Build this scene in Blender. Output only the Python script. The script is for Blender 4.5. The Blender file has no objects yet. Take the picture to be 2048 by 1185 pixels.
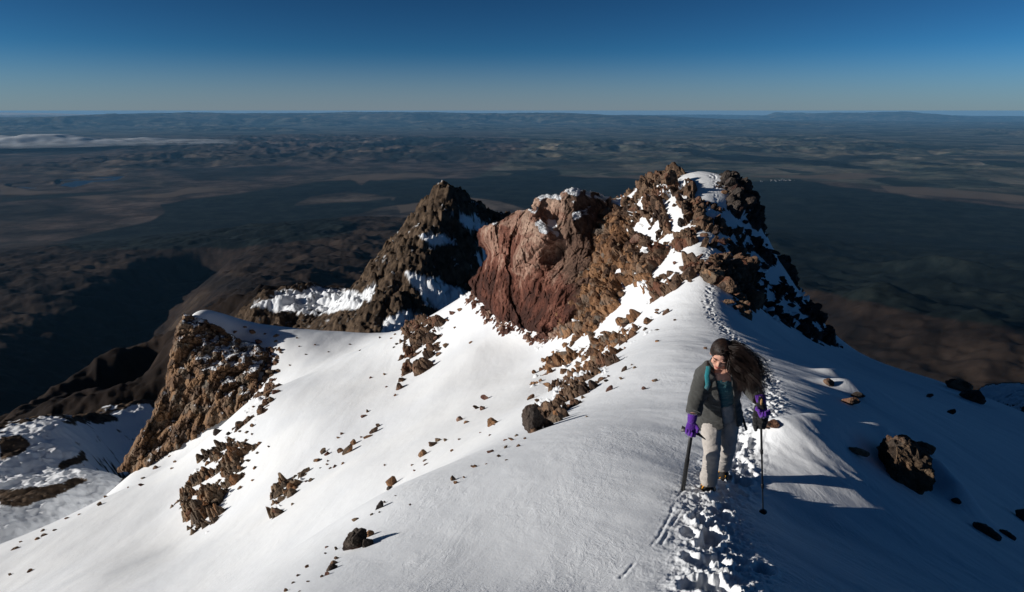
import bpy, bmesh, math, random
import numpy as np
from mathutils import Vector, Matrix, Euler
R = math.radians
scene = bpy.context.scene
COL = scene.collection

# ------------------------------------------------------------------ camera geometry
FPX = 1365.0            # focal length in pixels of the 2048 px wide photograph
PITCH = R(15.2)
CF = np.array([0.0, math.cos(PITCH), -math.sin(PITCH)])
CU = np.array([0.0, math.sin(PITCH), math.cos(PITCH)])
CR = np.array([1.0, 0.0, 0.0])

def ray(px, py):
    u = (px - 1024.0) / FPX
    v = (py - 592.5) / FPX
    return CF + u * CR - v * CU

def W(px, py, t):
    """the point seen at a pixel, t metres away horizontally"""
    d = ray(px, py)
    return d / math.hypot(d[0], d[1]) * t

def PY(px, py, Y):
    d = ray(px, py)
    return Vector(d * (Y / d[1]))

def proj(x, y, z):
    dep = y * CF[1] + z * CF[2]
    dep = np.where(np.abs(dep) < 1e-6, 1e-6, dep)
    px = 1024 + FPX * x / dep
    py = 592.5 - FPX * (y * CU[1] + z * CU[2]) / dep
    return px, py, dep

# ------------------------------------------------------------------ noise
def _h(ix, iy, iz, seed):
    with np.errstate(over='ignore'):
        h = (ix.astype(np.uint32) * np.uint32(0x8da6b343)) ^ (iy.astype(np.uint32) * np.uint32(0xd8163841)) ^ (iz.astype(np.uint32) * np.uint32(0xcb1ab31f)) ^ np.uint32(seed * 7919 + 17)
        h = (h ^ (h >> np.uint32(16))) * np.uint32(0x7feb352d)
        h = (h ^ (h >> np.uint32(15))) * np.uint32(0x846ca68b)
        return h ^ (h >> np.uint32(16))

def _r(h, k=0):
    with np.errstate(over='ignore'):
        g = (h + np.uint32(k * 0x9e3779b9 & 0xffffffff)) * np.uint32(0x85ebca6b)
        g = g ^ (g >> np.uint32(13))
        g = g * np.uint32(0xc2b2ae35)
        g = g ^ (g >> np.uint32(16))
    return g.astype(np.float64) / 4294967295.0

def _i(a):
    return a.astype(np.int64) & 0xffffffff

def noise2(x, y, seed=0):
    x0 = np.floor(x); y0 = np.floor(y)
    fx = x - x0; fy = y - y0
    sx = fx * fx * fx * (fx * (fx * 6 - 15) + 10); sy = fy * fy * fy * (fy * (fy * 6 - 15) + 10)
    z = np.zeros(x.shape, np.int64)
    def g(ax, ay):
        a = _r(_h(_i(x0 + ax), _i(y0 + ay), z, seed)) * 2 * math.pi
        return np.cos(a) * (fx - ax) + np.sin(a) * (fy - ay)
    a = g(0, 0); b = g(1, 0); c = g(0, 1); d = g(1, 1)
    return 1.5 * ((a + (b - a) * sx) + ((c + (d - c) * sx) - (a + (b - a) * sx)) * sy)

def noise3(x, y, w, seed=0):
    x0 = np.floor(x); y0 = np.floor(y); w0 = np.floor(w)
    fx = x - x0; fy = y - y0; fw = w - w0
    s = [f * f * (3 - 2 * f) for f in (fx, fy, fw)]
    def v(a, b, c):
        return _r(_h(_i(x0 + a), _i(y0 + b), _i(w0 + c), seed)) * 2 - 1
    o = 0
    for a in (0, 1):
        for b in (0, 1):
            for c in (0, 1):
                o = o + v(a, b, c) * (s[0] if a else 1 - s[0]) * (s[1] if b else 1 - s[1]) * (s[2] if c else 1 - s[2])
    return o

def fbm2(x, y, oct=4, seed=0, gain=0.5):
    o = 0; a = 1.0; f = 1.0
    for k in range(oct):
        o = o + a * noise2(x * f + k * 13.7, y * f - k * 7.1, seed + k)
        a *= gain; f *= 2.03
    return o

def fbm3(x, y, w, oct=4, seed=0, gain=0.5):
    o = 0; a = 1.0; f = 1.0
    for k in range(oct):
        o = o + a * noise3(x * f + k * 3.7, y * f - k * 7.1, w * f + k * 1.9, seed + k)
        a *= gain; f *= 2.03
    return o

def cells2(x, y, seed=0):
    """nearest jittered cell: F1, F2, cell hash, offset to its centre"""
    x0 = np.floor(x); y0 = np.floor(y)
    z = np.zeros(x.shape, np.int64)
    f1 = np.full(x.shape, 9.0); f2 = np.full(x.shape, 9.0)
    hh = np.zeros(x.shape, np.uint32); dx1 = np.zeros(x.shape); dy1 = np.zeros(x.shape)
    for a in (-1, 0, 1):
        for b in (-1, 0, 1):
            h = _h(_i(x0 + a), _i(y0 + b), z, seed)
            dx = x - (x0 + a + _r(h, 1)); dy = y - (y0 + b + _r(h, 2))
            d = np.sqrt(dx * dx + dy * dy)
            m = d < f1
            f2 = np.where(m, f1, np.minimum(f2, d))
            f1 = np.where(m, d, f1); hh = np.where(m, h, hh)
            dx1 = np.where(m, dx, dx1); dy1 = np.where(m, dy, dy1)
    return f1, f2, hh, dx1, dy1

def cells3(x, y, w, seed=0):
    x0 = np.floor(x); y0 = np.floor(y); w0 = np.floor(w)
    f1 = np.full(x.shape, 9.0); f2 = np.full(x.shape, 9.0)
    hh = np.zeros(x.shape, np.uint32); D = [np.zeros(x.shape) for _ in range(3)]
    for a in (-1, 0, 1):
        for b in (-1, 0, 1):
            for c in (-1, 0, 1):
                h = _h(_i(x0 + a), _i(y0 + b), _i(w0 + c), seed)
                dd = (x - (x0 + a + _r(h, 1)), y - (y0 + b + _r(h, 2)), w - (w0 + c + _r(h, 3)))
                d = np.sqrt(dd[0] ** 2 + dd[1] ** 2 + dd[2] ** 2)
                m = d < f1
                f2 = np.where(m, f1, np.minimum(f2, d))
                f1 = np.where(m, d, f1); hh = np.where(m, h, hh)
                for k in range(3):
                    D[k] = np.where(m, dd[k], D[k])
    return f1, f2, hh, D[0], D[1], D[2]

def blocks2(x, y, size, seed, tilt=0.9):
    """height field of angular blocks, about -0.5..0.9 in units of the block size"""
    wx = x + 0.22 * size * noise2(x / size * 1.3, y / size * 1.3, seed + 50)
    wy = y + 0.22 * size * noise2(x / size * 1.3 + 9, y / size * 1.3, seed + 51)
    f1, f2, h, dx, dy = cells2(wx / size, wy / size, seed)
    k = (_r(h, 4) - 0.45) * 0.8 + tilt * ((_r(h, 5) - 0.5) * dx + (_r(h, 6) - 0.5) * dy)
    return k - 0.5 * np.exp(-((f2 - f1) / 0.10) ** 2) + 0.22 * (0.5 - f1)

def blocks3(x, y, w, size, seed, tilt=0.9, crack=0.5, dome=0.22):
    k = 1.3 / size
    wx = x + 0.22 * size * noise3(x * k, y * k, w * k, seed + 50); wy = y + 0.22 * size * noise3(x * k + 9, y * k, w * k, seed + 51)
    f1, f2, h, dx, dy, dz = cells3(wx / size, wy / size, w / size, seed)
    o = (_r(h, 4) - 0.45) * 0.8 + tilt * ((_r(h, 5) - 0.5) * dx + (_r(h, 6) - 0.5) * dy + (_r(h, 7) - 0.5) * dz)
    return o - crack * np.exp(-((f2 - f1) / 0.10) ** 2) + dome * (0.5 - f1)

def sstep(a, b, x):
    t = np.clip((x - a) / (b - a), 0, 1)
    return t * t * (3 - 2 * t)

def poly_sd(px, py, poly):
    """signed distance in pixels to a polygon, positive inside"""
    P = np.array(poly, float); Q = np.roll(P, -1, 0)
    ins = np.zeros(px.shape, bool); d2 = np.full(px.shape, 1e12)
    for (ax, ay), (bx, by) in zip(P, Q):
        ex, ey = bx - ax, by - ay
        t = np.clip(((px - ax) * ex + (py - ay) * ey) / (ex * ex + ey * ey + 1e-9), 0, 1)
        d2 = np.minimum(d2, (px - ax - t * ex) ** 2 + (py - ay - t * ey) ** 2)
        c = (ay > py) != (by > py)
        with np.errstate(divide='ignore', invalid='ignore'):
            ins ^= c & (px < ex * (py - ay) / (ey if ey else 1e-9) + ax)
    return np.where(ins, 1, -1) * np.sqrt(d2)

# ------------------------------------------------------------------ thin plate fit in (azimuth, log distance)
class Terrain:
    def __init__(self, pts, smooth=1e-3, az_scale=1.6):
        P = np.array(pts, float)         # x, y, z
        r = np.hypot(P[:, 0], P[:, 1])
        self.s = az_scale
        self.q = np.c_[np.arctan2(P[:, 0], P[:, 1]) * az_scale, np.log(r)]
        f = -P[:, 2] / r
        n = len(P)
        A = np.zeros((n + 3, n + 3))
        A[:n, :n] = self.k(self.q[:, None] - self.q[None]) + np.eye(n) * smooth
        A[:n, n] = 1; A[:n, n + 1:] = self.q
        A[n, :n] = 1; A[n + 1:, :n] = self.q.T
        self.w = np.linalg.solve(A, np.r_[f, 0, 0, 0])
    def k(self, d):
        r2 = (d ** 2).sum(-1)
        return 0.5 * r2 * np.log(r2 + 1e-12)
    def tan(self, az, lr):
        q0 = az * self.s
        o = self.w[-3] + self.w[-2] * q0 + self.w[-1] * lr
        for (a, b), c in zip(self.q, self.w[:-3]):
            r2 = (q0 - a) ** 2 + (lr - b) ** 2
            o = o + c * 0.5 * r2 * np.log(r2 + 1e-12)
        return o

# ------------------------------------------------------------------ mesh helpers
def link(o, parent=None):
    COL.objects.link(o)
    if parent is not None:
        o.parent = parent
    return o

def mesh_np(name, V, F4, mat=None, smooth=True, attrs=None, parent=None):
    """V (n,3), F4 (m,4) quads or (m,3) tris"""
    me = bpy.data.meshes.new(name)
    V = np.ascontiguousarray(V, np.float32); F = np.ascontiguousarray(F4, np.int32)
    m, k = F.shape
    me.vertices.add(len(V)); me.vertices.foreach_set('co', V.ravel())
    me.loops.add(m * k); me.loops.foreach_set('vertex_index', F.ravel())
    me.polygons.add(m)
    me.polygons.foreach_set('loop_start', np.arange(0, m * k, k, dtype=np.int32))
    me.update(calc_edges=True)
    me.polygons.foreach_set('use_smooth', np.full(m, smooth, bool))
    for an, val in (attrs or {}).items():
        if val.ndim == 1:
            a = me.attributes.new(an, 'FLOAT', 'POINT'); a.data.foreach_set('value', np.ascontiguousarray(val, np.float32))
        else:
            a = me.attributes.new(an, 'FLOAT_COLOR', 'POINT')
            a.data.foreach_set('color', np.ascontiguousarray(np.c_[val, np.ones(len(val))], np.float32).ravel())
    me.validate()
    if mat: me.materials.append(mat)
    return link(bpy.data.objects.new(name, me), parent)

def grid_faces(nr, nc, wrap=False):
    i = np.arange(nr - 1)[:, None]; j = np.arange(nc if wrap else nc - 1)[None]
    j2 = (j + 1) % nc
    a = i * nc + j; b = i * nc + j2; c = (i + 1) * nc + j2; d = (i + 1) * nc + j
    return np.stack([a, b, c, d], -1).reshape(-1, 4)

def sub_mesh(V, F, attrs=None):
    u, inv = np.unique(F, return_inverse=True)
    return V[u], inv.reshape(F.shape), {k: v[u] for k, v in (attrs or {}).items()}

def tag(o, label=None, cat=None, group=None, kind=None):
    for k, v in (('label', label), ('category', cat), ('group', group), ('kind', kind)):
        if v: o[k] = v
    return o

# ------------------------------------------------------------------ node helper
class NT:
    def __init__(self, name, disp=False):
        self.m = bpy.data.materials.new(name); self.m.use_nodes = True
        self.t = self.m.node_tree; self.t.nodes.clear()
        self.out = self.n('ShaderNodeOutputMaterial')
    def n(self, typ, **kw):
        nd = self.t.nodes.new(typ)
        for k, v in kw.items():
            if k.startswith('i_'):
                nd.inputs[k[2:].replace('_', ' ')].default_value = v
            else:
                setattr(nd, k, v)
        return nd
    def l(self, a, b): self.t.links.new(a, b)
    def coord(self, scale=(1, 1, 1), rot=(0, 0, 0)):
        g = self.n('ShaderNodeNewGeometry')
        mp = self.n('ShaderNodeMapping'); mp.inputs['Scale'].default_value = scale; mp.inputs['Rotation'].default_value = rot
        self.l(g.outputs['Position'], mp.inputs['Vector']); return mp.outputs[0]
    def noise(self, vec, scale, detail=4, rough=0.55, dist=0.0):
        nd = self.n('ShaderNodeTexNoise'); nd.inputs['Scale'].default_value = scale
        nd.inputs['Detail'].default_value = detail; nd.inputs['Roughness'].default_value = rough; nd.inputs['Distortion'].default_value = dist
        self.l(vec, nd.inputs['Vector']); return nd.outputs['Fac']
    def voro(self, vec, scale, feature='F1', out='Distance', rand=1.0):
        nd = self.n('ShaderNodeTexVoronoi', feature=feature); nd.inputs['Scale'].default_value = scale
        nd.inputs['Randomness'].default_value = rand
        self.l(vec, nd.inputs['Vector']); return nd.outputs[out]
    def ramp(self, fac, stops, interp='LINEAR'):
        nd = self.n('ShaderNodeValToRGB'); cr = nd.color_ramp; cr.interpolation = interp
        while len(cr.elements) < len(stops): cr.elements.new(0.5)
        for e, (p, c) in zip(cr.elements, stops):
            e.position = p; e.color = (c, c, c, 1) if isinstance(c, (int, float)) else (*c, 1)
        self.l(fac, nd.inputs[0]); return nd.outputs[0]
    def mix(self, fac, a, b, mode='MIX'):
        nd = self.n('ShaderNodeMix', data_type='RGBA', blend_type=mode)
        for s, v in ((nd.inputs[0], fac), (nd.inputs[6], a), (nd.inputs[7], b)):
            if isinstance(v, (int, float)): s.default_value = v
            elif isinstance(v, tuple): s.default_value = (*v, 1) if len(v) == 3 else v
            else: self.l(v, s)
        return nd.outputs[2]
    def math(self, op, a, b=0.0, clamp=False):
        nd = self.n('ShaderNodeMath', operation=op, use_clamp=clamp)
        for s, v in ((nd.inputs[0], a), (nd.inputs[1], b)):
            if isinstance(v, (int, float)): s.default_value = v
            else: self.l(v, s)
        return nd.outputs[0]
    def attr(self, name, out='Fac'):
        nd = self.n('ShaderNodeAttribute', attribute_name=name); return nd.outputs[out]
    def normal_z(self):
        g = self.n('ShaderNodeNewGeometry'); s = self.n('ShaderNodeSeparateXYZ'); self.l(g.outputs['Normal'], s.inputs[0]); return s.outputs[2]
    def bump(self, h, strength=0.5, dist=0.05, prev=None):
        nd = self.n('ShaderNodeBump'); nd.inputs['Strength'].default_value = strength; nd.inputs['Distance'].default_value = dist
        self.l(h, nd.inputs['Height'])
        if prev is not None: self.l(prev, nd.inputs['Normal'])
        return nd.outputs[0]
    def surf(self, col, rough=0.9, spec=0.2, normal=None, sheen=0.0, metal=0.0, **kw):
        b = self.n('ShaderNodeBsdfPrincipled')
        for s, v in ((b.inputs['Base Color'], col), (b.inputs['Roughness'], rough)):
            if isinstance(v, (int, float)): s.default_value = v
            elif isinstance(v, tuple): s.default_value = (*v, 1)
            else: self.l(v, s)
        b.inputs['Specular IOR Level'].default_value = spec; b.inputs['Metallic'].default_value = metal
        b.inputs['Sheen Weight'].default_value = sheen
        if normal is not None: self.l(normal, b.inputs['Normal'])
        self.l(b.outputs[0], self.out.inputs[0]); self.b = b
        return self.m

# ------------------------------------------------------------------ camera, sky, sun
cd = bpy.data.cameras.new('camera'); cam = bpy.data.objects.new('camera', cd); COL.objects.link(cam)
cam.location = (0, 0, 0); cam.rotation_euler = (R(90) - PITCH, 0, 0)
cd.sensor_width = 36; cd.lens = 36 * FPX / 2048; cd.clip_start = 0.05; cd.clip_end = 400000
scene.camera = cam
SUN_EL = R(15.0); SUN_AZ = R(-100.0)      # azimuth clockwise from +Y: the sun stands to the left
sd = Vector((math.sin(SUN_AZ) * math.cos(SUN_EL), math.cos(SUN_AZ) * math.cos(SUN_EL), math.sin(SUN_EL)))
sl = bpy.data.lights.new('sun', 'SUN'); sl.energy = 5.0; sl.angle = R(0.5); sl.color = (1.0, 0.95, 0.88)
so = bpy.data.objects.new('sun', sl); COL.objects.link(so); so.rotation_euler = sd.to_track_quat('Z', 'Y').to_euler()
wd = bpy.data.worlds.new('World'); scene.world = wd; wd.use_nodes = True
wt = wd.node_tree; wt.nodes.clear()
wo = wt.nodes.new('ShaderNodeOutputWorld'); wb = wt.nodes.new('ShaderNodeBackground')
sk = wt.nodes.new('ShaderNodeTexSky'); sk.sky_type = 'NISHITA'; sk.sun_disc = False
sk.sun_elevation = SUN_EL; sk.sun_rotation = SUN_AZ
sk.altitude = 2300; sk.air_density = 0.6; sk.dust_density = 1.0; sk.ozone_density = 5.0
# thin, dry high-altitude air: the zenith is much deeper than the horizon, where a pale band of far haze lies
wm = wt.nodes.new('ShaderNodeVectorMath'); wm.operation = 'SCALE'; wm.inputs[3].default_value = 0.345
wg = wt.nodes.new('ShaderNodeGamma'); wg.inputs[1].default_value = 1.6
wx = wt.nodes.new('ShaderNodeMix'); wx.data_type = 'RGBA'; wx.blend_type = 'MULTIPLY'; wx.inputs[0].default_value = 1.0
wx.inputs[7].default_value = (1.30, 1.62, 1.06, 1)
wc = wt.nodes.new('ShaderNodeTexCoord'); ws = wt.nodes.new('ShaderNodeSeparateXYZ'); wr = wt.nodes.new('ShaderNodeMapRange')
wr.interpolation_type = 'SMOOTHSTEP'; wr.inputs[1].default_value = -0.01; wr.inputs[2].default_value = 0.085; wr.inputs[3].default_value = 0.78; wr.inputs[4].default_value = 0.0
wh = wt.nodes.new('ShaderNodeMix'); wh.data_type = 'RGBA'; wh.inputs[7].default_value = (2.05, 2.28, 2.78, 1)
wb.inputs[1].default_value = 0.1
L = wt.links.new
L(sk.outputs[0], wm.inputs[0]); L(wm.outputs[0], wg.inputs[0]); L(wg.outputs[0], wx.inputs[6])
L(wc.outputs['Generated'], ws.inputs[0]); L(ws.outputs[2], wr.inputs[0]); L(wr.outputs[0], wh.inputs[0]); L(wx.outputs[2], wh.inputs[6])
L(wh.outputs[2], wb.inputs[0]); L(wb.outputs[0], wo.inputs[0])
scene.view_settings.view_transform = 'Standard'; scene.view_settings.look = 'None'
scene.view_settings.gamma = 1.0; scene.view_settings.exposure = 0.0
scene.render.engine = 'CYCLES'
scene.cycles.use_denoising = True
scene.cycles.max_bounces = 4; scene.cycles.diffuse_bounces = 2; scene.cycles.volume_bounces = 0
# ------------------------------------------------------------------ near ridge: surveyed points (pixel, pixel, metres away)
NEAR = [
 # crest with the trail
 (1450,1185,3.3),(1440,1090,4.3),(1412,990,5.7),(1500,900,8),(1560,790,12.5),(1500,715,18),(1440,650,24),(1415,600,28),(1430,560,31),
 (1420,510,34.5),(1400,440,40),(1420,372,44.5),(1350,354,52),(1465,364,45.5),
 # left shoulder
 (1200,1185,3.35),(900,1185,3.75),(600,1185,4.7),(1200,1000,5.45),(1200,880,8.3),(900,1000,6.7),(760,1000,7.9),(1060,870,11),(1200,790,15),(1280,690,22.5),
 (1320,790,12.6),(1340,700,18.5),(640,1100,6.7),(700,1050,7.4),
 # bowl
 (550,1150,18),(350,1100,37.5),(0,1185,46),(200,1150,36),(700,950,28),(800,850,36),(950,800,33),(950,700,45),(850,720,52),(600,850,46),
 (500,800,62),(400,950,52),(650,760,58),(700,700,80),(560,680,87),(690,667,89),(820,652,79),(930,592,60),(1000,640,50),(1100,680,42),
 (1130,760,30),(1060,760,32),(372,629,90.5),(410,632,92),(450,643,92.5),(500,650,93),(550,655,92),(420,633,99),(500,660,103),(372,650,99),(450,800,80),(450,740,86.5),(420,760,85.5),(480,760,81.5),(400,800,84),(380,840,83),(475,700,90),(420,690,91),(250,955,82),(350,905,80),(450,860,78),(510,800,76),(540,720,84),
 (0,1090,62),(200,1000,60),(-150,1150,60),(-200,1400,30),(300,1300,16),
 # hidden drop behind the skylines
 (690,700,115),(820,690,105),(930,650,85),(550,690,115),(370,680,115),(250,1000,110),(100,1080,95),(0,1170,78),(-150,1200,85),
 (1750,760,52),(1950,850,58),(2100,900,58),(1650,720,52),(1500,520,66),(1350,500,68),(1200,560,70),(1050,590,70),
 # the ground falls away left of the banded cliff
 (300,925,93),(300,990,104),(300,1080,115),(335,850,87),(338,930,96),(335,1020,112),(352,720,95),(352,800,104),(345,760,93),(258,985,97),(355,690,98),
 # rubble face and summit
 (1200,560,41),(1250,480,43),(1280,405,46),(1200,640,36),(1300,600,33),(1330,520,38),(1220,430,48),(1120,560,47),(1050,540,52),
 # shaded right flank
 (1560,620,38),(1620,665,37),(1670,694,37),(1526,482,48),(1586,562,44),(1505,400,46.5),(1500,480,43),(1500,580,36),(1520,660,28),
 (1600,720,21),(1700,712,36),(1750,780,18),(1850,750,38),(1960,795,40),(2048,835,42),(1900,850,18),(2048,1000,14),(1800,950,9.3),
 (1650,900,8.1),(1600,1050,6),(1700,1185,4.3),(2048,1185,6.8),(2200,1100,14),(2200,900,40),
]
NPT = [W(*p) for p in NEAR]
TN = Terrain(NPT, smooth=2e-3)

def z_base(x, y):
    """smooth snow surface of the ridge near the camera"""
    r = np.hypot(x, y); az = np.clip(np.arctan2(x, y), -0.95, 0.95)
    rr = np.clip(r, 2.7, 120)
    t = TN.tan(az, np.log(rr))
    z = -t * rr
    back = sstep(0.9, 1.5, np.abs(np.arctan2(x, y)))
    zb = -1.6 - 0.30 * y - 0.16 * np.abs(x)
    z = z * (1 - back) + np.where(y < 0, -1.6 - 0.25 * y * 0 - 0.2 * np.abs(x), zb) * back
    k = sstep(0.2, 2.7, r)
    z = np.where(r < 2.7, (-1.62) * (1 - k) + z * k, z)
    return z - np.clip(r - 120, 0, None) * 0.8

_ts = np.exp(np.linspace(math.log(2.2), math.log(118), 5000))
def hit(px, py):
    """where the ray through a pixel first meets the smooth snow surface"""
    d = ray(px, py); hd = math.hypot(d[0], d[1])
    x = d[0] / hd * _ts; y = d[1] / hd * _ts
    gap = d[2] / hd * _ts - z_base(x, y)
    i = np.argmax(gap < 0)
    if gap[i] >= 0: return None
    return np.array([x[i], y[i], z_base(x[i:i + 1], y[i:i + 1])[0]])

# ------------------------------------------------------------------ mid distance flank: surveyed points
MID = [
 # lower left snow hills
 (0,862,180),(90,838,200),(190,850,205),(300,805,230),(240,825,222),(200,880,185),(100,950,150),(0,1000,125),(160,910,165),(0,1085,105),(80,1010,118),(230,950,140),(-150,900,180),
 (0,905,240),(100,890,250),(200,880,260),(300,860,275),(0,960,320),(150,950,330),(280,930,340),
 # the far peak, its lit left ridge and shaded right face
 (905,367,300),(890,440,285),(850,475,275),(800,540,262),(785,600,250),(740,645,240),(840,450,292),(790,500,283),(745,560,270),(733,600,262),(690,650,250),
 (950,480,292),(900,560,262),(870,640,246),(960,430,315),(1000,432,335),(1040,445,345),(1000,520,300),(930,400,305),
 # snow dusted hump beside it
 (600,578,400),(480,622,380),(560,640,350),(690,592,390),(640,640,345),(520,600,400),(640,600,365),
 # brown ridge lower left
 (330,682,700),(410,650,760),(410,760,950),(150,772,650),(0,842,600),(250,725,670),(-200,900,600),
 (0,900,720),(0,940,900),(150,840,760),(150,900,900),(330,745,800),(330,800,950),(-200,960,800),(250,790,780),(250,860,950),(0,868,470),(200,818,490),(330,768,500),(-200,915,470),(150,795,570),(330,722,600),(0,858,530),
 # open flank
 (100,700,2300),(0,800,1700),(200,640,2900),(350,560,3400),(330,640,2600),(500,560,2600),(450,640,1900),(650,560,2400),(700,480,4000),(200,500,5200),(0,560,4200),(0,480,6000),(700,430,5600),
 (1000,480,4300),(1000,440,5600),(1350,440,5600),(1650,640,3000),(1750,720,2300),(1900,740,2200),(2048,760,2100),(1700,580,4000),(1900,600,3800),(2048,640,3300),(1800,520,5400),(2048,520,5400),(1250,640,2500),(1250,560,3500),
]
MPT = [W(*p) for p in MID]
for px in (-300, -100, 250, 600, 900, 1200, 1500, 1800, 2100, 2350):       # hidden ground under and behind the ridge
    for r, z in ((60, -62), (112, -70), (180, -112 if 200 < px else -90), (1100, -470), (1500, -640)):
        if px < 200 and r < 200: continue
        if 700 < px < 1100 and r == 180: z = -105
        if px < 500 and r > 1000: z *= 1.12
        d = ray(px, 600); h = math.hypot(d[0], d[1])
        MPT.append(np.array([d[0] / h * r, d[1] / h * r, z]))
for px in (250, 1150, 1350, 1700, 2000, 2300):
    for r, z in ((420, -215), (650, -300)):
        if px == 250 and r == 650: z = -330
        d = ray(px, 600); h = math.hypot(d[0], d[1])
        MPT.append(np.array([d[0] / h * r, d[1] / h * r, z]))
TM = Terrain(MPT, smooth=1e-3)
PLAIN_Z = -1150.0

def z_mid(x, y):
    r = np.hypot(x, y); az = np.arctan2(x, y); azc = np.clip(az, -0.95, 0.95)
    rr = np.clip(r, 45, 7000)
    z = -TM.tan(azc, np.log(rr)) * rr
    back = sstep(0.85, 1.4, np.abs(az))
    z = z * (1 - back) + np.maximum(-60 - 0.36 * r, PLAIN_Z) * back
    return z
# ------------------------------------------------------------------ materials: snow and rock
def snow_material(name, near=True):
    t = NT(name)
    c = t.coord()
    big = t.noise(c, 0.12, 3)
    col = t.ramp(big, [(0.35, (0.80, 0.82, 0.85)), (0.65, (0.87, 0.88, 0.89))])
    w = t.coord(scale=(1.0, 0.28, 1.0), rot=(0, 0, R(-28)))
    rip = t.noise(w, 11.0, 5, 0.65, 0.6)                 # wind ripples
    w2 = t.coord(scale=(1.0, 0.35, 1.0), rot=(0, 0, R(-28)))
    dune = t.noise(w2, 0.55, 3, 0.5, 0.3)
    grain = t.noise(c, 55.0, 3, 0.7)
    b = t.bump(dune, 0.10, 0.5)
    patch = t.ramp(t.noise(t.coord(scale=(1, 0.5, 1), rot=(0, 0, R(-25))), 0.9, 3), [(0.42, 0.12), (0.62, 1.0)])
    b = t.bump(t.math('MULTIPLY', rip, patch), 0.30, 0.04, b)
    b = t.bump(grain, 0.28, 0.010, b)
    crust = t.noise(t.coord(scale=(1, 0.4, 1), rot=(0, 0, R(-28))), 1.9, 6, 0.6, 0.8)
    b = t.bump(crust, 0.10, 0.12, b)
    m = t.surf(col, 0.75, 0.25, b)
    return m

def rock_material(name, cols, snow=0.0, scale=1.0, dust=0.25, bump=1.0, cap=False):
    """cols: four base colours from the commonest to the rarest"""
    t = NT(name); c = t.coord()
    n1 = t.noise(c, 0.45 * scale, 5, 0.6, 0.6); n2 = t.noise(c, 2.2 * scale, 5, 0.65, 0.4)
    cell = t.voro(c, 1.5 * scale, out='Color')
    sep = t.n('ShaderNodeSeparateColor'); t.l(cell, sep.inputs[0])
    f = t.math('ADD', t.math('MULTIPLY', n1, 0.5), t.math('MULTIPLY', sep.outputs[0], 0.5))
    col = t.ramp(f, [(0.26, cols[0]), (0.42, cols[1]), (0.58, cols[2]), (0.76, cols[3])])
    fine = t.noise(c, 9.0 * scale, 6, 0.7)
    col = t.mix(0.75, col, t.ramp(fine, [(0.3, 0.45), (0.5, 0.95), (0.72, 1.45)]), 'MULTIPLY')
    col = t.mix(t.ramp(n2, [(0.5, 0.0), (0.7, dust)]), col, tuple(0.5 * a + 0.09 for a in cols[2]))
    pit = t.voro(c, 6.0 * scale); gr = t.noise(c, 24 * scale, 5, 0.7)
    b = t.bump(n2, 0.7 * bump, 0.25 / scale); b = t.bump(pit, 0.5 * bump, 0.06 / scale, b); b = t.bump(gr, 0.6 * bump, 0.03 / scale, b)
    rough = 0.9
    if snow > 0:
        s = t.math('ADD', t.attr('cap') if cap else t.normal_z(), t.math('MULTIPLY', t.math('SUBTRACT', n2, 0.5), 0.9))
        s = t.math('ADD', s, t.math('MULTIPLY', t.math('SUBTRACT', fine, 0.5), 0.5))
        sm = t.ramp(s, [(1.0 - snow - 0.02, 0.0), (1.0 - snow + 0.03, 1.0)]) if snow < 1 else None
        col = t.mix(sm, col, (0.82, 0.84, 0.87))
    return t.surf(col, rough, 0.15, b)

PAL = {
 'ochre': [(0.055, 0.032, 0.022), (0.15, 0.076, 0.040), (0.27, 0.145, 0.074), (0.14, 0.115, 0.095)],
 'brown': [(0.055, 0.036, 0.027), (0.115, 0.072, 0.048), (0.18, 0.115, 0.074), (0.13, 0.058, 0.036)],
 'dark':  [(0.022, 0.018, 0.017), (0.045, 0.036, 0.032), (0.075, 0.060, 0.050), (0.055, 0.030, 0.025)],
 'grey':  [(0.068, 0.050, 0.038), (0.14, 0.100, 0.070), (0.22, 0.155, 0.102), (0.24, 0.115, 0.054)],
 'red':   [(0.075, 0.034, 0.026), (0.13, 0.060, 0.043), (0.20, 0.11, 0.08), (0.30, 0.20, 0.15)],
}
M = {'snow': snow_material('snow')}
for k, v in PAL.items():
    M['rock_' + k] = rock_material('rock_' + k, v)

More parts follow.
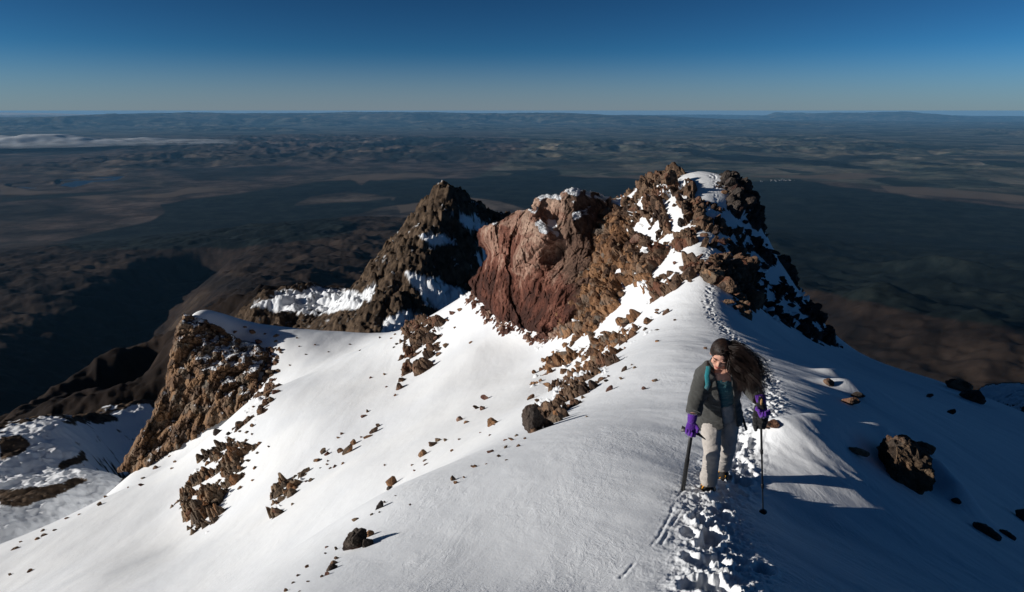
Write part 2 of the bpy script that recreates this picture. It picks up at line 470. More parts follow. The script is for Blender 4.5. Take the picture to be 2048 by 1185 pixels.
# ------------------------------------------------------------------ rocky zones of the ridge (outline in pixels, projected once onto the ground)
# amp: block height in metres, sizes: block sizes, lift: how far the rock mass stands above the snow at its core
ZONES = [
 dict(k='brown', name='summit_crag', label='dark brown rocky summit knob patched with snow, highest point of the ridge', cat='rock crag',
      poly=[(1232,425),(1268,388),(1320,346),(1350,338),(1375,358),(1388,388),(1425,402),(1445,432),(1475,470),(1492,520),(1500,570),(1482,604),(1440,575),(1390,562),(1352,592),(1310,622),(1292,602),(1302,545),(1260,505),(1226,475)],
      amp=0.85, sizes=(2.3, 1.0, 0.45), lift=0.0, feather=22, seed=3),
 dict(k='dark', name='summit_crag', label='black rock tooth on the skyline where the footprints top out', cat='rock crag',
      poly=[(1432,372),(1462,347),(1490,358),(1508,400),(1500,440),(1470,420),(1452,388)], amp=0.6, sizes=(1.1, 0.5), lift=0.25, feather=8, seed=4),
 dict(k='brown', name='summit_blocks', label='big brown blocks forming the left shoulder of the summit knob', cat='rock crag',
      poly=[(1235,428),(1266,390),(1310,362),(1345,345),(1375,362),(1388,392),(1340,415),(1300,440),(1292,492),(1245,472)], amp=0.8, sizes=(1.5, 0.7, 0.35), lift=0.03, feather=14, seed=15),
 dict(k='ochre', name='rubble_face', label='ochre face of broken boulders between the red cliff and the snowy crest', cat='rock face',
      poly=[(1125,440),(1232,415),(1262,500),(1302,540),(1268,575),(1212,622),(1165,672),(1128,655),(1110,560)], amp=0.50, sizes=(1.5, 0.75, 0.36), lift=0.42, feather=14, seed=5, tilt=0.6, crack=0.3, dome=0.8),
 dict(k='ochre', name='rock_outcrop', label='long ochre outcrop stepping down the sunlit snow below the rubble face', cat='rock outcrop',
      poly=[(1062,735),(1105,692),(1180,668),(1255,640),(1330,596),(1372,566),(1325,640),(1250,692),(1190,735),(1130,762),(1068,784)], amp=0.7, sizes=(1.3, 0.6, 0.3), lift=-0.20, feather=12, seed=6, tilt=0.7, crack=0.35, dome=0.6),
 dict(k='brown', name='rock_outcrop', label='dark brown outcrop holding a snow hollow, beside the big near boulder', cat='rock outcrop',
      poly=[(1050,848),(1088,802),(1120,765),(1180,742),(1215,706),(1246,716),(1165,800),(1145,832),(1062,868)], amp=0.5, sizes=(0.9, 0.45, 0.2), lift=-0.2, feather=9, seed=7),
 dict(k='brown', name='rock_outcrop', label='narrow brown streak of rocks falling from the snowy saddle', cat='rock outcrop',
      poly=[(800,690),(812,655),(850,638),(888,646),(872,690),(858,728),(798,778),(808,725)], amp=0.9, sizes=(1.5, 0.7), lift=-0.02, feather=9, seed=8),
 dict(k='grey', name='rock_outcrop', label='grey brown outcrop alone on the bright slope below the left cliff', cat='rock outcrop',
      poly=[(363,1010),(378,975),(396,935),(425,902),(458,872),(505,902),(488,950),(450,990),(440,1040),(378,1062)], amp=0.9, sizes=(1.3, 0.65, 0.32), lift=-0.07, feather=13, seed=9, dome=0.7, crack=0.3),
 dict(k='grey', name='rock_outcrop', label='small ragged outcrop halfway down the bright slope', cat='rock outcrop',
      poly=[(546,985),(566,956),(600,938),(622,932),(602,978),(568,1006),(545,1034)], amp=0.65, sizes=(0.9, 0.45), lift=-0.15, feather=8, seed=10, dome=0.7),
 dict(k='dark', name='rock_flank', label='black shaded flank of the ridge, mottled with blue snow', cat='rock flank',
      poly=[(1478,430),(1505,395),(1560,480),(1604,555),(1650,630),(1690,702),(1640,688),(1568,650),(1508,612),(1490,540)], amp=0.75, sizes=(1.7, 0.7, 0.3), lift=-0.2, feather=12, seed=11),
 dict(k='brown', name='scree_band', label='thin band of dark stones fringing the right edge of the left cliff', cat='scree',
      poly=[(520,690),(548,700),(560,760),(530,822),(470,860),(470,850),(512,800),(520,750)], amp=0.45, sizes=(0.9, 0.45), lift=-0.1, feather=10, seed=12),
 dict(k='red', name='scree_apron', label='dark red scree apron at the foot of the red cliff', cat='scree',
      poly=[(925,596),(955,590),(1000,640),(1050,660),(1130,645),(1190,622),(1160,655),(1080,690),(1040,672),(1000,666),(958,622)], amp=0.35, sizes=(0.5, 0.25), lift=-0.02, feather=9, seed=13),
 dict(k='brown', name='rock_outcrop', label='brown rocks in the shade beside the crest path', cat='rock outcrop',
      poly=[(1405,525),(1440,515),(1480,560),(1510,600),(1520,640),(1490,635),(1460,590),(1420,560)], amp=0.75, sizes=(1.1, 0.5), lift=0.02, feather=9, seed=14),
]

# snow lying between the rocks of the summit: no block breaks through here
SNOWPATCH = [[(1390,364),(1433,375),(1458,385),(1450,400),(1425,405),(1392,398)],[(1324,400),(1345,396),(1368,428),(1368,459),(1345,460),(1335,425)],[(1195,431),(1274,381),(1240,412),(1220,420)],
 [(1284,436),(1303,457),(1308,482),(1290,468)],[(1358,509),(1376,500),(1395,493),(1442,503),(1456,522),(1416,522),(1383,523)],[(1300,545),(1352,509),(1370,519),(1312,556)],
 [(1300,610),(1345,585),(1372,560),(1400,550),(1425,572),(1448,590),(1475,612),(1440,640),(1340,640)],[(1395,470),(1420,462),(1445,480),(1430,490),(1400,486)],[(1400,430),(1440,420),(1445,432),(1410,440)],[(1245,590),(1300,560),(1290,580),(1250,606)],[(1190,668),(1240,630),(1262,622),(1215,668)],[(1165,634),(1176,612),(1194,598),(1186,620)],[(1228,560),(1236,544),(1250,536),(1244,552)],[(1240,600),(1244,570),(1299,566),(1282,592),(1250,624)],[(1213,650),(1240,622),(1288,592),(1270,618),(1228,652)],[(1132,662),(1150,640),(1186,606),(1176,634),(1146,664)],[(1120,700),(1180,672),(1175,684),(1130,712)],[(1280,630),(1330,600),(1322,622),(1270,655)]]
# ------------------------------------------------------------------ the track of footprints along the crest
TRACK = [(1452,1250,2.9),(1450,1185,3.3),(1445,1120,4.0),(1430,1050,4.9),(1432,990,5.7),(1470,920,7.3),(1505,870,9),(1540,810,11.5),(1530,760,14),(1503,715,18),(1470,680,21.5),
         (1440,650,24),(1422,620,26.5),(1416,596,28.2),(1425,570,30.5),(1436,545,32),(1424,518,33.7),(1412,498,35),(1424,470,37.5),(1438,430,41),(1428,398,45),(1422,380,46.6)]
TRK = np.array([W(*p)[:2] for p in TRACK])
def track_points(step):
    out = []
    for a, b in zip(TRK[:-1], TRK[1:]):
        n = max(1, int(np.hypot(*(b - a)) / step))
        for k in range(n): out.append(a + (b - a) * k / n)
    return np.array(out)

def build_near():
    az_f = np.arange(-0.80, 0.80, 0.00125)
    az = np.r_[np.linspace(-math.pi, -0.83, 60), az_f, np.linspace(0.83, math.pi, 60)[:-1]]
    lr = np.r_[np.linspace(math.log(0.25), math.log(2.4), 30)[:-1], np.arange(math.log(2.4), math.log(27), 0.0034), np.arange(math.log(27), math.log(58), 0.0019), np.arange(math.log(58), math.log(96), 0.0030), np.linspace(math.log(96.3), math.log(135), 30)]
    LR, AZ = np.meshgrid(lr, az, indexing='ij')
    r = np.exp(LR); x = r * np.sin(AZ); y = r * np.cos(AZ)
    z = np.empty_like(x)
    for i in range(0, len(lr), 100):
        z[i:i + 100] = z_base(x[i:i + 100], y[i:i + 100])
    # drifts and hollows in the snow
    far = sstep(6, 40, r)
    z += (0.03 + 0.09 * far) * fbm2(x / 7.0 + 3, y / 14.0, 3, 21) + (0.005 + 0.020 * sstep(0.1, 0.4, AZ)) * fbm2((x * 0.88 + y * 0.47) / 0.9, (y * 0.88 - x * 0.47) / 2.6, 3, 22) * (1 - 0.3 * far)
    z += 0.0075 * sstep(0.20, 0.36, AZ) * sstep(13, 7, r) * fbm2((x * 0.9 + y * 0.43) / 0.20, (y * 0.9 - x * 0.43) / 0.75, 4, 23, 0.6) * sstep(-0.3, 0.4, fbm2(x / 1.6, y / 1.6, 2, 24))
    # footprints
    rng = np.random.default_rng(5)
    tp = track_points(0.06)
    near = (r < 50) & (np.abs(AZ) < 0.8)
    idx = np.nonzero(near.ravel())[0]
    X = x.ravel()[idx]; Y = y.ravel()[idx]
    dmin = np.full(len(X), 99.0); 
    for a, b in zip(TRK[:-1], TRK[1:]):
        e = b - a; tt = np.clip(((X - a[0]) * e[0] + (Y - a[1]) * e[1]) / (e @ e), 0, 1)
        dmin = np.minimum(dmin, np.hypot(X - a[0] - tt * e[0], Y - a[1] - tt * e[1]))
    band = np.exp(-(dmin / 0.26) ** 2)
    dz = band * ((0.028 * fbm2(X / 0.11, Y / 0.11, 5, 31, 0.65) - 0.012))
    dist = np.hypot(X, Y)
    for k, p in enumerate(tp):
        if rng.random() > 0.34: continue
        q = p + rng.normal(0, 0.115, 2)
        s = np.nonzero((np.abs(X - q[0]) < 0.6) & (np.abs(Y - q[1]) < 0.6))[0]
        if not len(s): continue
        ang = rng.normal(0.3, 0.35); ca, sa = math.cos(ang), math.sin(ang)
        u = (X[s] - q[0]) * ca - (Y[s] - q[1]) * sa; v = (X[s] - q[0]) * sa + (Y[s] - q[1]) * ca
        sx_ = rng.uniform(0.055, 0.085); sy_ = rng.uniform(0.09, 0.155)
        d = np.sqrt((u / sx_) ** 2 + (v / sy_) ** 2) + 0.22 * noise2(X[s] / 0.06, Y[s] / 0.06, k)
        depth = rng.uniform(0.03, 0.085) * (1.0 if math.hypot(*q) < 12 else 0.6)
        dz[s] += -depth * (1 - sstep(0.75, 1.15, d)) + depth * 0.22 * np.exp(-((d - 1.3) / 0.28) ** 2)
    # the shallow drag lines beside the track
    for line in ([(1366,985,5.7),(1352,1010,5.4),(1340,1045,4.95),(1318,1090,4.4),(1285,1125,4.0),(1240,1175,3.55)], [(1388,985,5.7),(1372,1020,5.2),(1345,1060,4.75),(1322,1110,4.2)]):
        L = np.array([W(*p)[:2] for p in line]); dm = np.full(len(X), 9.0)
        for a, b in zip(L[:-1], L[1:]):
            e = b - a; tt = np.clip(((X - a[0]) * e[0] + (Y - a[1]) * e[1]) / (e @ e), 0, 1)
            dm = np.minimum(dm, np.hypot(X - a[0] - tt * e[0], Y - a[1] - tt * e[1]))
        dm = dm + 0.012 * noise2(X / 0.07, Y / 0.07, 77)
        dz += (-0.006 * np.exp(-(dm / 0.009) ** 2) + 0.002 * np.exp(-((dm - 0.026) / 0.012) ** 2)) * sstep(-0.35, 0.25, noise2(X / 0.25, Y / 0.25, 78))
    zf = z.ravel(); zf[idx] += np.clip(dz, -0.22, 0.13)
    zf = z.ravel()
    # drifts piled against the rocks of the shaded slope
    for line, wd_, hh in ((((1560, 868, 8.3), (1640, 872, 8.8), (1715, 882, 9.4), (1785, 885, 10.2)), 0.46, 0.34), (((1800, 920, 9.7), (1860, 930, 9.8)), 0.45, 0.16), (((1880, 960, 9.6), (1915, 985, 9.4)), 0.28, 0.26), (((1690, 800, 16), (1740, 812, 16.6)), 0.5, 0.22), (((1655, 765, 18), (1675, 772, 18.5)), 0.35, 0.16)):
        L = np.array([W(*p)[:2] for p in line]); dm = np.full(x.shape, 99.0); cx, cy = L.mean(0)
        for a, b in zip(L[:-1], L[1:]):
            e = b - a; tt = np.clip(((x - a[0]) * e[0] + (y - a[1]) * e[1]) / (e @ e), 0, 1)
            dm = np.minimum(dm, np.hypot(x - a[0] - tt * e[0], y - a[1] - tt * e[1]))
        z += hh * np.exp(-(dm / wd_) ** 2)
    pxa, pya, dep = proj(x, y, z)
    zone_id = np.full(x.size, -1); over = np.zeros(x.size)
    P0 = np.stack([x, y, z], -1)
    ga = np.roll(P0, -1, 1) - np.roll(P0, 1, 1); gr = np.gradient(P0, axis=0)
    N = np.cross(ga, gr); N /= np.linalg.norm(N, axis=-1, keepdims=True) + 1e-12
    N *= np.sign(N[..., 2:3]); N = N.reshape(-1, 3)
    V = P0.reshape(-1, 3).copy()
    for i, Z in enumerate(ZONES):
        P = np.array(Z['poly']); lo = P.min(0) - 40; hi = P.max(0) + 40
        m = (dep > 0.5) & (pxa > lo[0]) & (pxa < hi[0]) & (pya > lo[1]) & (pya < hi[1]) & (r < 96)
        ii = np.nonzero(m.ravel())[0]
        if not len(ii): continue
        xx = x.ravel()[ii]; yy = y.ravel()[ii]; zz = z.ravel()[ii]; sz = Z['sizes']
        sd = poly_sd(pxa.ravel()[ii], pya.ravel()[ii], Z['poly']) + Z['feather'] * 0.9 * fbm2(xx / sz[0] * 0.8, yy / sz[0] * 0.8, 3, Z['seed'])
        bias = np.clip(sd / Z['feather'], -2.2, 1.0)
        if i < 6:
            qx = pxa.ravel()[ii]; qy = pya.ravel()[ii]; jit = 5 * fbm2(xx / 0.9, yy / 0.9, 3, 66)
            for SP in SNOWPATCH:
                S = np.array(SP); near_ = (qx > S[:, 0].min() - 12) & (qx < S[:, 0].max() + 12) & (qy > S[:, 1].min() - 12) & (qy < S[:, 1].max() + 12)
                if near_.any():
                    q = poly_sd(qx[near_], qy[near_], SP) + jit[near_]
                    bias[near_] = np.minimum(bias[near_], 1.0 - 6.0 * sstep(-5, 4, q))
        A = Z['amp']
        keep = bias > -2.0; ii = ii[keep]; xx = xx[keep]; yy = yy[keep]; zz = zz[keep]; bias = bias[keep]
        h = 0
        vary = np.clip(1.0 + 1.1 * fbm2(xx / (sz[0] * 2.6), yy / (sz[0] * 2.6), 2, Z['seed'] + 70), 0.4, 1.45)
        for q, s in enumerate(sz):
            h = h + (vary if q == 0 else 1.15 - 0.35 * (vary - 1)) * blocks3(xx, yy, zz, s, Z['seed'] * 10 + q, Z.get('tilt', 0.6), Z.get('crack', 0.4), Z.get('dome', 0.5)) * (0.62 ** q)
        h = h + 0.35 * fbm2(xx / sz[0] / 2.2, yy / sz[0] / 2.2, 2, Z['seed'] + 5) + 0.10 * fbm3(xx / 0.3, yy / 0.3, zz / 0.3, 3, Z['seed'] + 9, 0.6)
        up = A * h + Z['lift'] * A * 2 + A * 0.75 * np.minimum(bias, 0) + A * 0.25 * np.maximum(bias, 0)
        sel = up > over[ii]
        over[ii[sel]] = up[sel]; zone_id[ii[sel]] = i
    V += N * over[:, None]
    zs = V[:, 2].reshape(x.shape)
    F = grid_faces(len(lr), len(az), wrap=True)
    # close the hole under the camera with the first ring's centre
    zid = zone_id
    fz = zid[F]; rocky = (fz >= 0).sum(1) >= 1
    fzone = np.where(rocky, fz.max(1), -1)
    def islands(Fi):
        """connected pieces of a face set, largest first"""
        u, inv = np.unique(Fi, return_inverse=True); inv = inv.reshape(Fi.shape)
        lab = np.arange(len(u))
        while True:
            m = lab[inv].min(1); new = lab.copy(); np.minimum.at(new, inv.ravel(), np.repeat(m, 4)); new = new[new]
            if (new == lab).all(): break
            lab = new
        fl = lab[inv[:, 0]]; ids, cnt = np.unique(fl, return_counts=True)
        return [np.nonzero(fl == k)[0] for k in ids[np.argsort(-cnt)]]
    pieces = {}
    for i in range(len(ZONES)):
        w_ = np.nonzero(fzone == i)[0]
        if not len(w_): continue
        isl = islands(F[w_]); pieces[i] = []
        for q, s in enumerate(isl):
            if q == 0 or (len(s) >= 60 and q < 60): pieces[i].append(w_[s])
            else: fzone[w_[s]] = -1
    cv = len(V); V = np.vstack([V, [[0, 0, -1.62]]])
    j = np.arange(len(az)); cap = np.stack([np.full(len(az), cv), (j + 1) % len(az), j], -1)
    Fs = F[fzone < 0]
    v, f, _ = sub_mesh(V, Fs)
    f4 = f
    o = mesh_np('snow_ridge', v, f4, M['snow'], True)
    tag(o, kind='structure')
    for i, Z in enumerate(ZONES):
        top = None
        for w_ in pieces.get(i, []):
            v, f, _ = sub_mesh(V, F[w_])
            o = mesh_np(Z['name'] if top is None else 'rock_ledge', v, f, M['rock_' + Z['k']], False, parent=top)
            if top is None: top = tag(o, Z['label'], Z['cat'])
    return (lr, az, zs)
GRID = build_near()

def z_real(x, y):
    """height of the finished ridge mesh (nearest grid vertex)"""
    lr, az, zs = GRID
    i = int(np.clip(np.searchsorted(lr, math.log(max(0.3, math.hypot(x, y)))), 0, len(lr) - 1))
    j = int(np.clip(np.searchsorted(az, math.atan2(x, y)), 0, len(az) - 1))
    return float(zs[i, j])
def hit_real(px, py):
    d = ray(px, py); hd = math.hypot(d[0], d[1]); lr, az, zs = GRID
    j = int(np.clip(np.searchsorted(az, math.atan2(d[0], d[1])), 0, len(az) - 1))
    rr = np.exp(lr); gap = d[2] / hd * rr - zs[:, j]
    ok = np.nonzero((gap < 0) & (rr > 2.0))[0]
    if not len(ok): return None
    i = ok[0]; t = rr[i]
    return Vector((d[0] / hd * t, d[1] / hd * t, float(zs[i, j])))
# ------------------------------------------------------------------ crags built as solid masses with their own distance and thickness
def tps2(pts):
    P = np.array(pts, float); q = P[:, :2] / 100.0; n = len(P)
    k = lambda d2: 0.5 * d2 * np.log(d2 + 1e-12)
    A = np.zeros((n + 3, n + 3)); A[:n, :n] = k(((q[:, None] - q[None]) ** 2).sum(-1)) + np.eye(n) * 1e-3
    A[:n, n] = 1; A[:n, n + 1:] = q; A[n, :n] = 1; A[n + 1:, :n] = q.T
    w = np.linalg.solve(A, np.r_[P[:, 2], 0, 0, 0])
    def f(px, py):
        x = px / 100.0; y = py / 100.0
        o = w[n] + w[n + 1] * x + w[n + 2] * y
        for (a, b), c in zip(q, w[:n]): o = o + c * k((x - a) ** 2 + (y - b) ** 2)
        return o
    return f

def crag(name, outline, depth, mat, disp, thick, step=1.7, jag=3.0, rnd=(16, 1.2), seed=0):
    P = np.array(outline, float); lo = P.min(0) - 6; hi = P.max(0) + 6
    gx = np.arange(lo[0], hi[0], step); gy = np.arange(lo[1], hi[1], step)
    PX, PYY = np.meshgrid(gx, gy); nr, nc = PX.shape
    sd = poly_sd(PX, PYY, outline) + jag * fbm2(PX / 14, PYY / 14, 3, seed)
    ins = sd > 0
    T = tps2(depth)(PX, PYY)
    e = np.clip(sd / rnd[0], 0, 1); T = T + rnd[1] * (1 - np.sqrt(np.clip(1 - (1 - e) ** 2, 0, 1)))
    u = (PX - 1024) / FPX; v = (PYY - 592.5) / FPX
    D = CF + u[..., None] * CR - v[..., None] * CU
    D /= np.hypot(D[..., 0], D[..., 1])[..., None]
    B = D * T[..., None]
    h = disp(B[..., 0], B[..., 1], B[..., 2])
    Dh = D / np.linalg.norm(D, axis=-1, keepdims=True)
    V = B - Dh * (h * sstep(0, 0.5, e + 0.15))[..., None]
    H = D.copy(); H[..., 2] = -0.25
    back = V + H * (thick * (0.25 + 0.75 * e))[..., None]
    F = grid_faces(nr, nc); F = F[ins.ravel()[F].all(1)]
    E = np.vstack([F[:, [k, (k + 1) % 4]] for k in range(4)])
    key = np.sort(E, 1); _, inv, cnt = np.unique(key, axis=0, return_inverse=True, return_counts=True)
    bd = E[cnt[inv.ravel()] == 1]
    S = V.copy()
    for _ in range(10):
        S[1:-1, 1:-1] = (S[1:-1, 1:-1] * 2 + S[:-2, 1:-1] + S[2:, 1:-1] + S[1:-1, :-2] + S[1:-1, 2:]) / 6
    g1 = np.gradient(S, axis=1); g0 = np.gradient(S, axis=0); Nn = np.cross(g0, g1); Nn /= np.linalg.norm(Nn, axis=-1, keepdims=True) + 1e-12
    Nn *= np.sign(-(Nn * Dh).sum(-1, keepdims=True))
    cap = np.r_[Nn[..., 2].ravel(), np.zeros(nr * nc)]
    n = nr * nc
    Fall = np.vstack([F[:, ::-1], F + n, np.c_[bd[:, 0], bd[:, 1], bd[:, 1] + n, bd[:, 0] + n]])
    VV = np.vstack([V.reshape(-1, 3), back.reshape(-1, 3)])
    v2, f2, at2 = sub_mesh(VV, Fall, dict(cap=cap))
    return mesh_np(name, v2, f2, mat, False, at2)

def disp_red(x, y, w):
    rib = fbm3(x / 2.8, y / 2.8, w / 5.0, 3, 61)
    return 0.95 * rib + 0.50 * blocks3(x, y, w * 0.75, 2.8, 62, 1.5, 0.30) + 0.24 * blocks3(x + 0.2 * w, y, w * 0.8, 0.9, 66, 1.4, 0.35) + 0.20 * fbm3(x / 1.1, y / 1.1, w / 2.2, 4, 65, 0.55) + 0.16 * fbm3(x / 0.4, y / 0.4, w / 0.6, 4, 64, 0.6)
def disp_left(x, y, w):
    rib = fbm3(x / 4.0, y / 4.0, w / 12.0, 3, 71)
    return 1.4 * rib + 0.8 * blocks3(x, y, w * 0.4, 2.4, 72, 1.1, 0.2) + 0.55 * blocks3(x, y, w * 0.45, 1.0, 73, 1.3, 0.4) + 0.28 * blocks3(x, y, w * 0.7, 0.5, 76, 1.2, 0.4) + 0.9 * (0.5 - np.abs(fbm3(x / 2.2, y / 2.2, w / 5.0, 3, 75))) + 0.35 * fbm3(x / 0.9, y / 0.9, w / 1.6, 4, 74, 0.6)

def red_cliff_material():
    t = NT('red_cliff'); c = t.coord(); cs = t.coord(scale=(1, 1, 0.28))
    g = t.n('ShaderNodeNewGeometry'); sx = t.n('ShaderNodeSeparateXYZ'); t.l(g.outputs['Position'], sx.inputs[0])
    n1 = t.noise(c, 0.35, 5, 0.62, 0.8); n2 = t.noise(cs, 1.5, 6, 0.68, 0.6); n3 = t.noise(c, 5.5, 6, 0.72)
    # beds: dark red scoria at the foot, pale tuff above, brown lava columns to the right
    h = t.math('ADD', t.math('MULTIPLY', t.math('ADD', sx.outputs[2], 15.0), 0.085), t.math('MULTIPLY', t.math('SUBTRACT', n1, 0.5), 1.5))
    col = t.ramp(h, [(0.08, (0.060, 0.028, 0.022)), (0.26, (0.12, 0.046, 0.032)), (0.40, (0.20, 0.090, 0.064)), (0.50, (0.36, 0.225, 0.17)), (0.60, (0.23, 0.120, 0.088)), (0.72, (0.40, 0.27, 0.205))])
    e = t.math('ADD', t.math('MULTIPLY', t.math('SUBTRACT', sx.outputs[0], 2.6), 0.42), t.math('MULTIPLY', t.math('SUBTRACT', n1, 0.5), 1.4))
    col = t.mix(t.ramp(e, [(0.25, 0.0), (0.55, 0.9)]), col, t.ramp(n2, [(0.3, (0.055, 0.035, 0.028)), (0.55, (0.12, 0.072, 0.052)), (0.75, (0.17, 0.13, 0.095))]))
    col = t.mix(0.85, col, t.ramp(n2, [(0.28, 0.40), (0.5, 0.95), (0.74, 1.5)]), 'MULTIPLY')
    col = t.mix(0.8, col, t.ramp(n3, [(0.28, 0.40), (0.5, 0.95), (0.72, 1.55)]), 'MULTIPLY')
    s = t.math('ADD', t.attr('cap'), t.math('MULTIPLY', t.math('SUBTRACT', n2, 0.5), 0.5))
    zz = t.math('MULTIPLY', t.math('ADD', sx.outputs[2], 8.6), 0.4); s = t.math('ADD', s, t.math('MINIMUM', zz, 0.0))
    col = t.mix(t.ramp(s, [(0.80, 0.0), (0.86, 1.0)]), col, (0.82, 0.84, 0.87))
    b = t.bump(n2, 0.9, 0.35); b = t.bump(n3, 0.8, 0.10, b); b = t.bump(t.noise(c, 22, 5, 0.7), 0.6, 0.03, b)
    return t.surf(col, 0.92, 0.12, b)
M['red_cliff'] = red_cliff_material()
M['left_cliff'] = rock_material('left_cliff', [(0.055, 0.040, 0.032), (0.135, 0.078, 0.046), (0.23, 0.135, 0.074), (0.15, 0.125, 0.10)], snow=0.05, scale=0.6, cap=True)
o = crag('red_cliff', [(936,562),(958,540),(975,508),(957,490),(952,466),(960,455),(1008,437),(1035,420),(1063,418),(1066,396),(1085,389),(1120,390),(1130,378),(1150,374),(1186,384),(1224,394),(1222,412),(1202,430),(1196,470),(1192,560),(1172,618),(1142,646),(1082,668),(1045,662),(1000,642),(965,612),(945,588)],
  [(940,570,55),(1000,650,48.5),(1050,668,44),(1140,655,39),(1175,620,40),(955,465,54),(975,508,53),(1035,420,50),(1063,418,48),(1030,520,47.5),(1070,560,45.5),(1092,470,45.6),(1112,440,48.3),(1108,520,46.5),(1142,440,45.6),(1150,375,48),(1224,396,49.5),(1190,480,45),(1190,560,42),(1130,560,43.5),(1080,620,44),(1000,590,49)],
  M['red_cliff'], disp_red, 4.0, seed=60)
tag(o, 'overhanging red brown rock cliff in the middle of the ridge', 'cliff')
o = crag('banded_cliff', [(366,627),(352,655),(341,700),(334,740),(330,772),(312,800),(305,830),(286,860),(236,944),(280,952),(330,916),(380,886),(430,851),(495,822),(510,790),(518,752),(545,706),(520,690),(480,680),(450,660),(410,641),(386,630)],
  [(250,952,82),(300,935,80.5),(350,905,79.5),(430,852,77.5),(500,820,75.5),(512,780,77),(545,706,85),(370,630,91),(420,645,90),(480,680,87.5),(340,700,88),(332,770,86),(290,860,84),(420,760,82.5),(370,760,84.5),(470,750,81.5),(360,840,82),(440,700,86)],
  M['left_cliff'], disp_left, 6.0, seed=70)
tag(o, 'tall grey and ochre rock cliff ending the snow slope at far left', 'cliff')

M['knoll'] = rock_material('knoll_rock', [(0.05, 0.038, 0.03), (0.09, 0.065, 0.048), (0.13, 0.095, 0.07), (0.10, 0.06, 0.045)], snow=0.30, scale=0.5, cap=True)
o = crag('rocky_knoll', [(1950, 782), (1975, 771), (2010, 767), (2050, 768), (2090, 775), (2130, 800), (2120, 850), (2060, 846), (2010, 832), (1975, 815), (1952, 800)],
  [(1950, 782, 82), (2010, 768, 84), (2090, 776, 84), (1960, 805, 76), (2010, 800, 76), (2060, 800, 74), (2010, 832, 72), (2060, 846, 70), (2120, 850, 70), (2130, 800, 80)],
  M['knoll'], lambda x, y, w: 0.5 * blocks3(x, y, w, 2.5, 90) + 0.4 * fbm3(x / 1.5, y / 1.5, w / 1.5, 4, 91), 8.0, seed=92)
tag(o, 'brown knoll with a snow dusted top peeping over the right hand skyline', 'rock knoll')

# ------------------------------------------------------------------ the flank below: rocky peak, snowy hills, brown slopes
def land_material():
    """tussock, forest, farmland: vertex masks say what grows where"""
    t = NT('land'); c = t.coord()
    n = t.noise(c, 0.0016, 8, 0.68, 0.3); n2 = t.noise(c, 0.011, 8, 0.72)
    tus = t.ramp(n, [(0.32, (0.012, 0.009, 0.008)), (0.48, (0.024, 0.017, 0.014)), (0.60, (0.038, 0.027, 0.021)), (0.75, (0.058, 0.043, 0.031))])
    tus = t.mix(0.6, tus, t.ramp(n2, [(0.38, 0.35), (0.5, 0.9), (0.64, 1.7)]), 'MULTIPLY')
    dry = t.ramp(t.noise(c, 0.00022, 5, 0.6, 0.5), [(0.36, (0.020, 0.019, 0.018)), (0.47, (0.078, 0.058, 0.049)), (0.55, (0.045, 0.038, 0.033)), (0.66, (0.125, 0.096, 0.074))])
    dry = t.mix(0.85, dry, t.ramp(t.noise(c, 0.0016, 9, 0.74), [(0.40, 0.25), (0.50, 0.9), (0.62, 1.9)]), 'MULTIPLY')
    tus = t.mix(t.attr('dry'), tus, dry)
    fcell = t.voro(c, 0.0011, out='Color'); sp = t.n('ShaderNodeSeparateColor'); t.l(fcell, sp.inputs[0])
    n3 = t.noise(c, 0.00045, 5, 0.6, 0.4)
    n4 = t.noise(c, 0.0022, 8, 0.74)
    farm = t.ramp(t.math('ADD', t.math('MULTIPLY', sp.outputs[0], 0.35), t.math('ADD', t.math('MULTIPLY', n3, 0.4), t.math('MULTIPLY', n4, 0.25))),
                  [(0.32, (0.015, 0.021, 0.018)), (0.42, (0.064, 0.070, 0.054)), (0.52, (0.125, 0.112, 0.090)), (0.60, (0.046, 0.054, 0.043)), (0.70, (0.15, 0.13, 0.095))])
    forest = t.ramp(t.noise(c, 0.004, 9, 0.78), [(0.40, (0.003, 0.005, 0.006)), (0.52, (0.009, 0.013, 0.013)), (0.64, (0.020, 0.025, 0.023))])
    farm = t.mix(0.7, farm, t.ramp(t.noise(c, 0.0013, 9, 0.75), [(0.40, 0.3), (0.50, 0.95), (0.62, 1.7)]), 'MULTIPLY')
    col = t.mix(t.attr('farm'), tus, farm)
    col = t.mix(t.attr('tan'), col, (0.13, 0.098, 0.075))
    col = t.mix(t.attr('forest'), col, forest)
    col = t.mix(t.attr('painted_shade'), col, (0.010, 0.009, 0.010))  # shade of the valley and slopes painted into the land colour
    # bare ledges and blown snow on the nearer hills
    rk = t.ramp(t.noise(c, 0.25, 8, 0.72), [(0.38, (0.022, 0.017, 0.013)), (0.5, (0.068, 0.047, 0.033)), (0.62, (0.125, 0.088, 0.060))])
    col = t.mix(t.attr('rock'), col, rk)
    col = t.mix(t.attr('snow'), col, (0.80, 0.82, 0.85))
    return t.surf(col, 0.95, 0.05)
M['land'] = land_material()

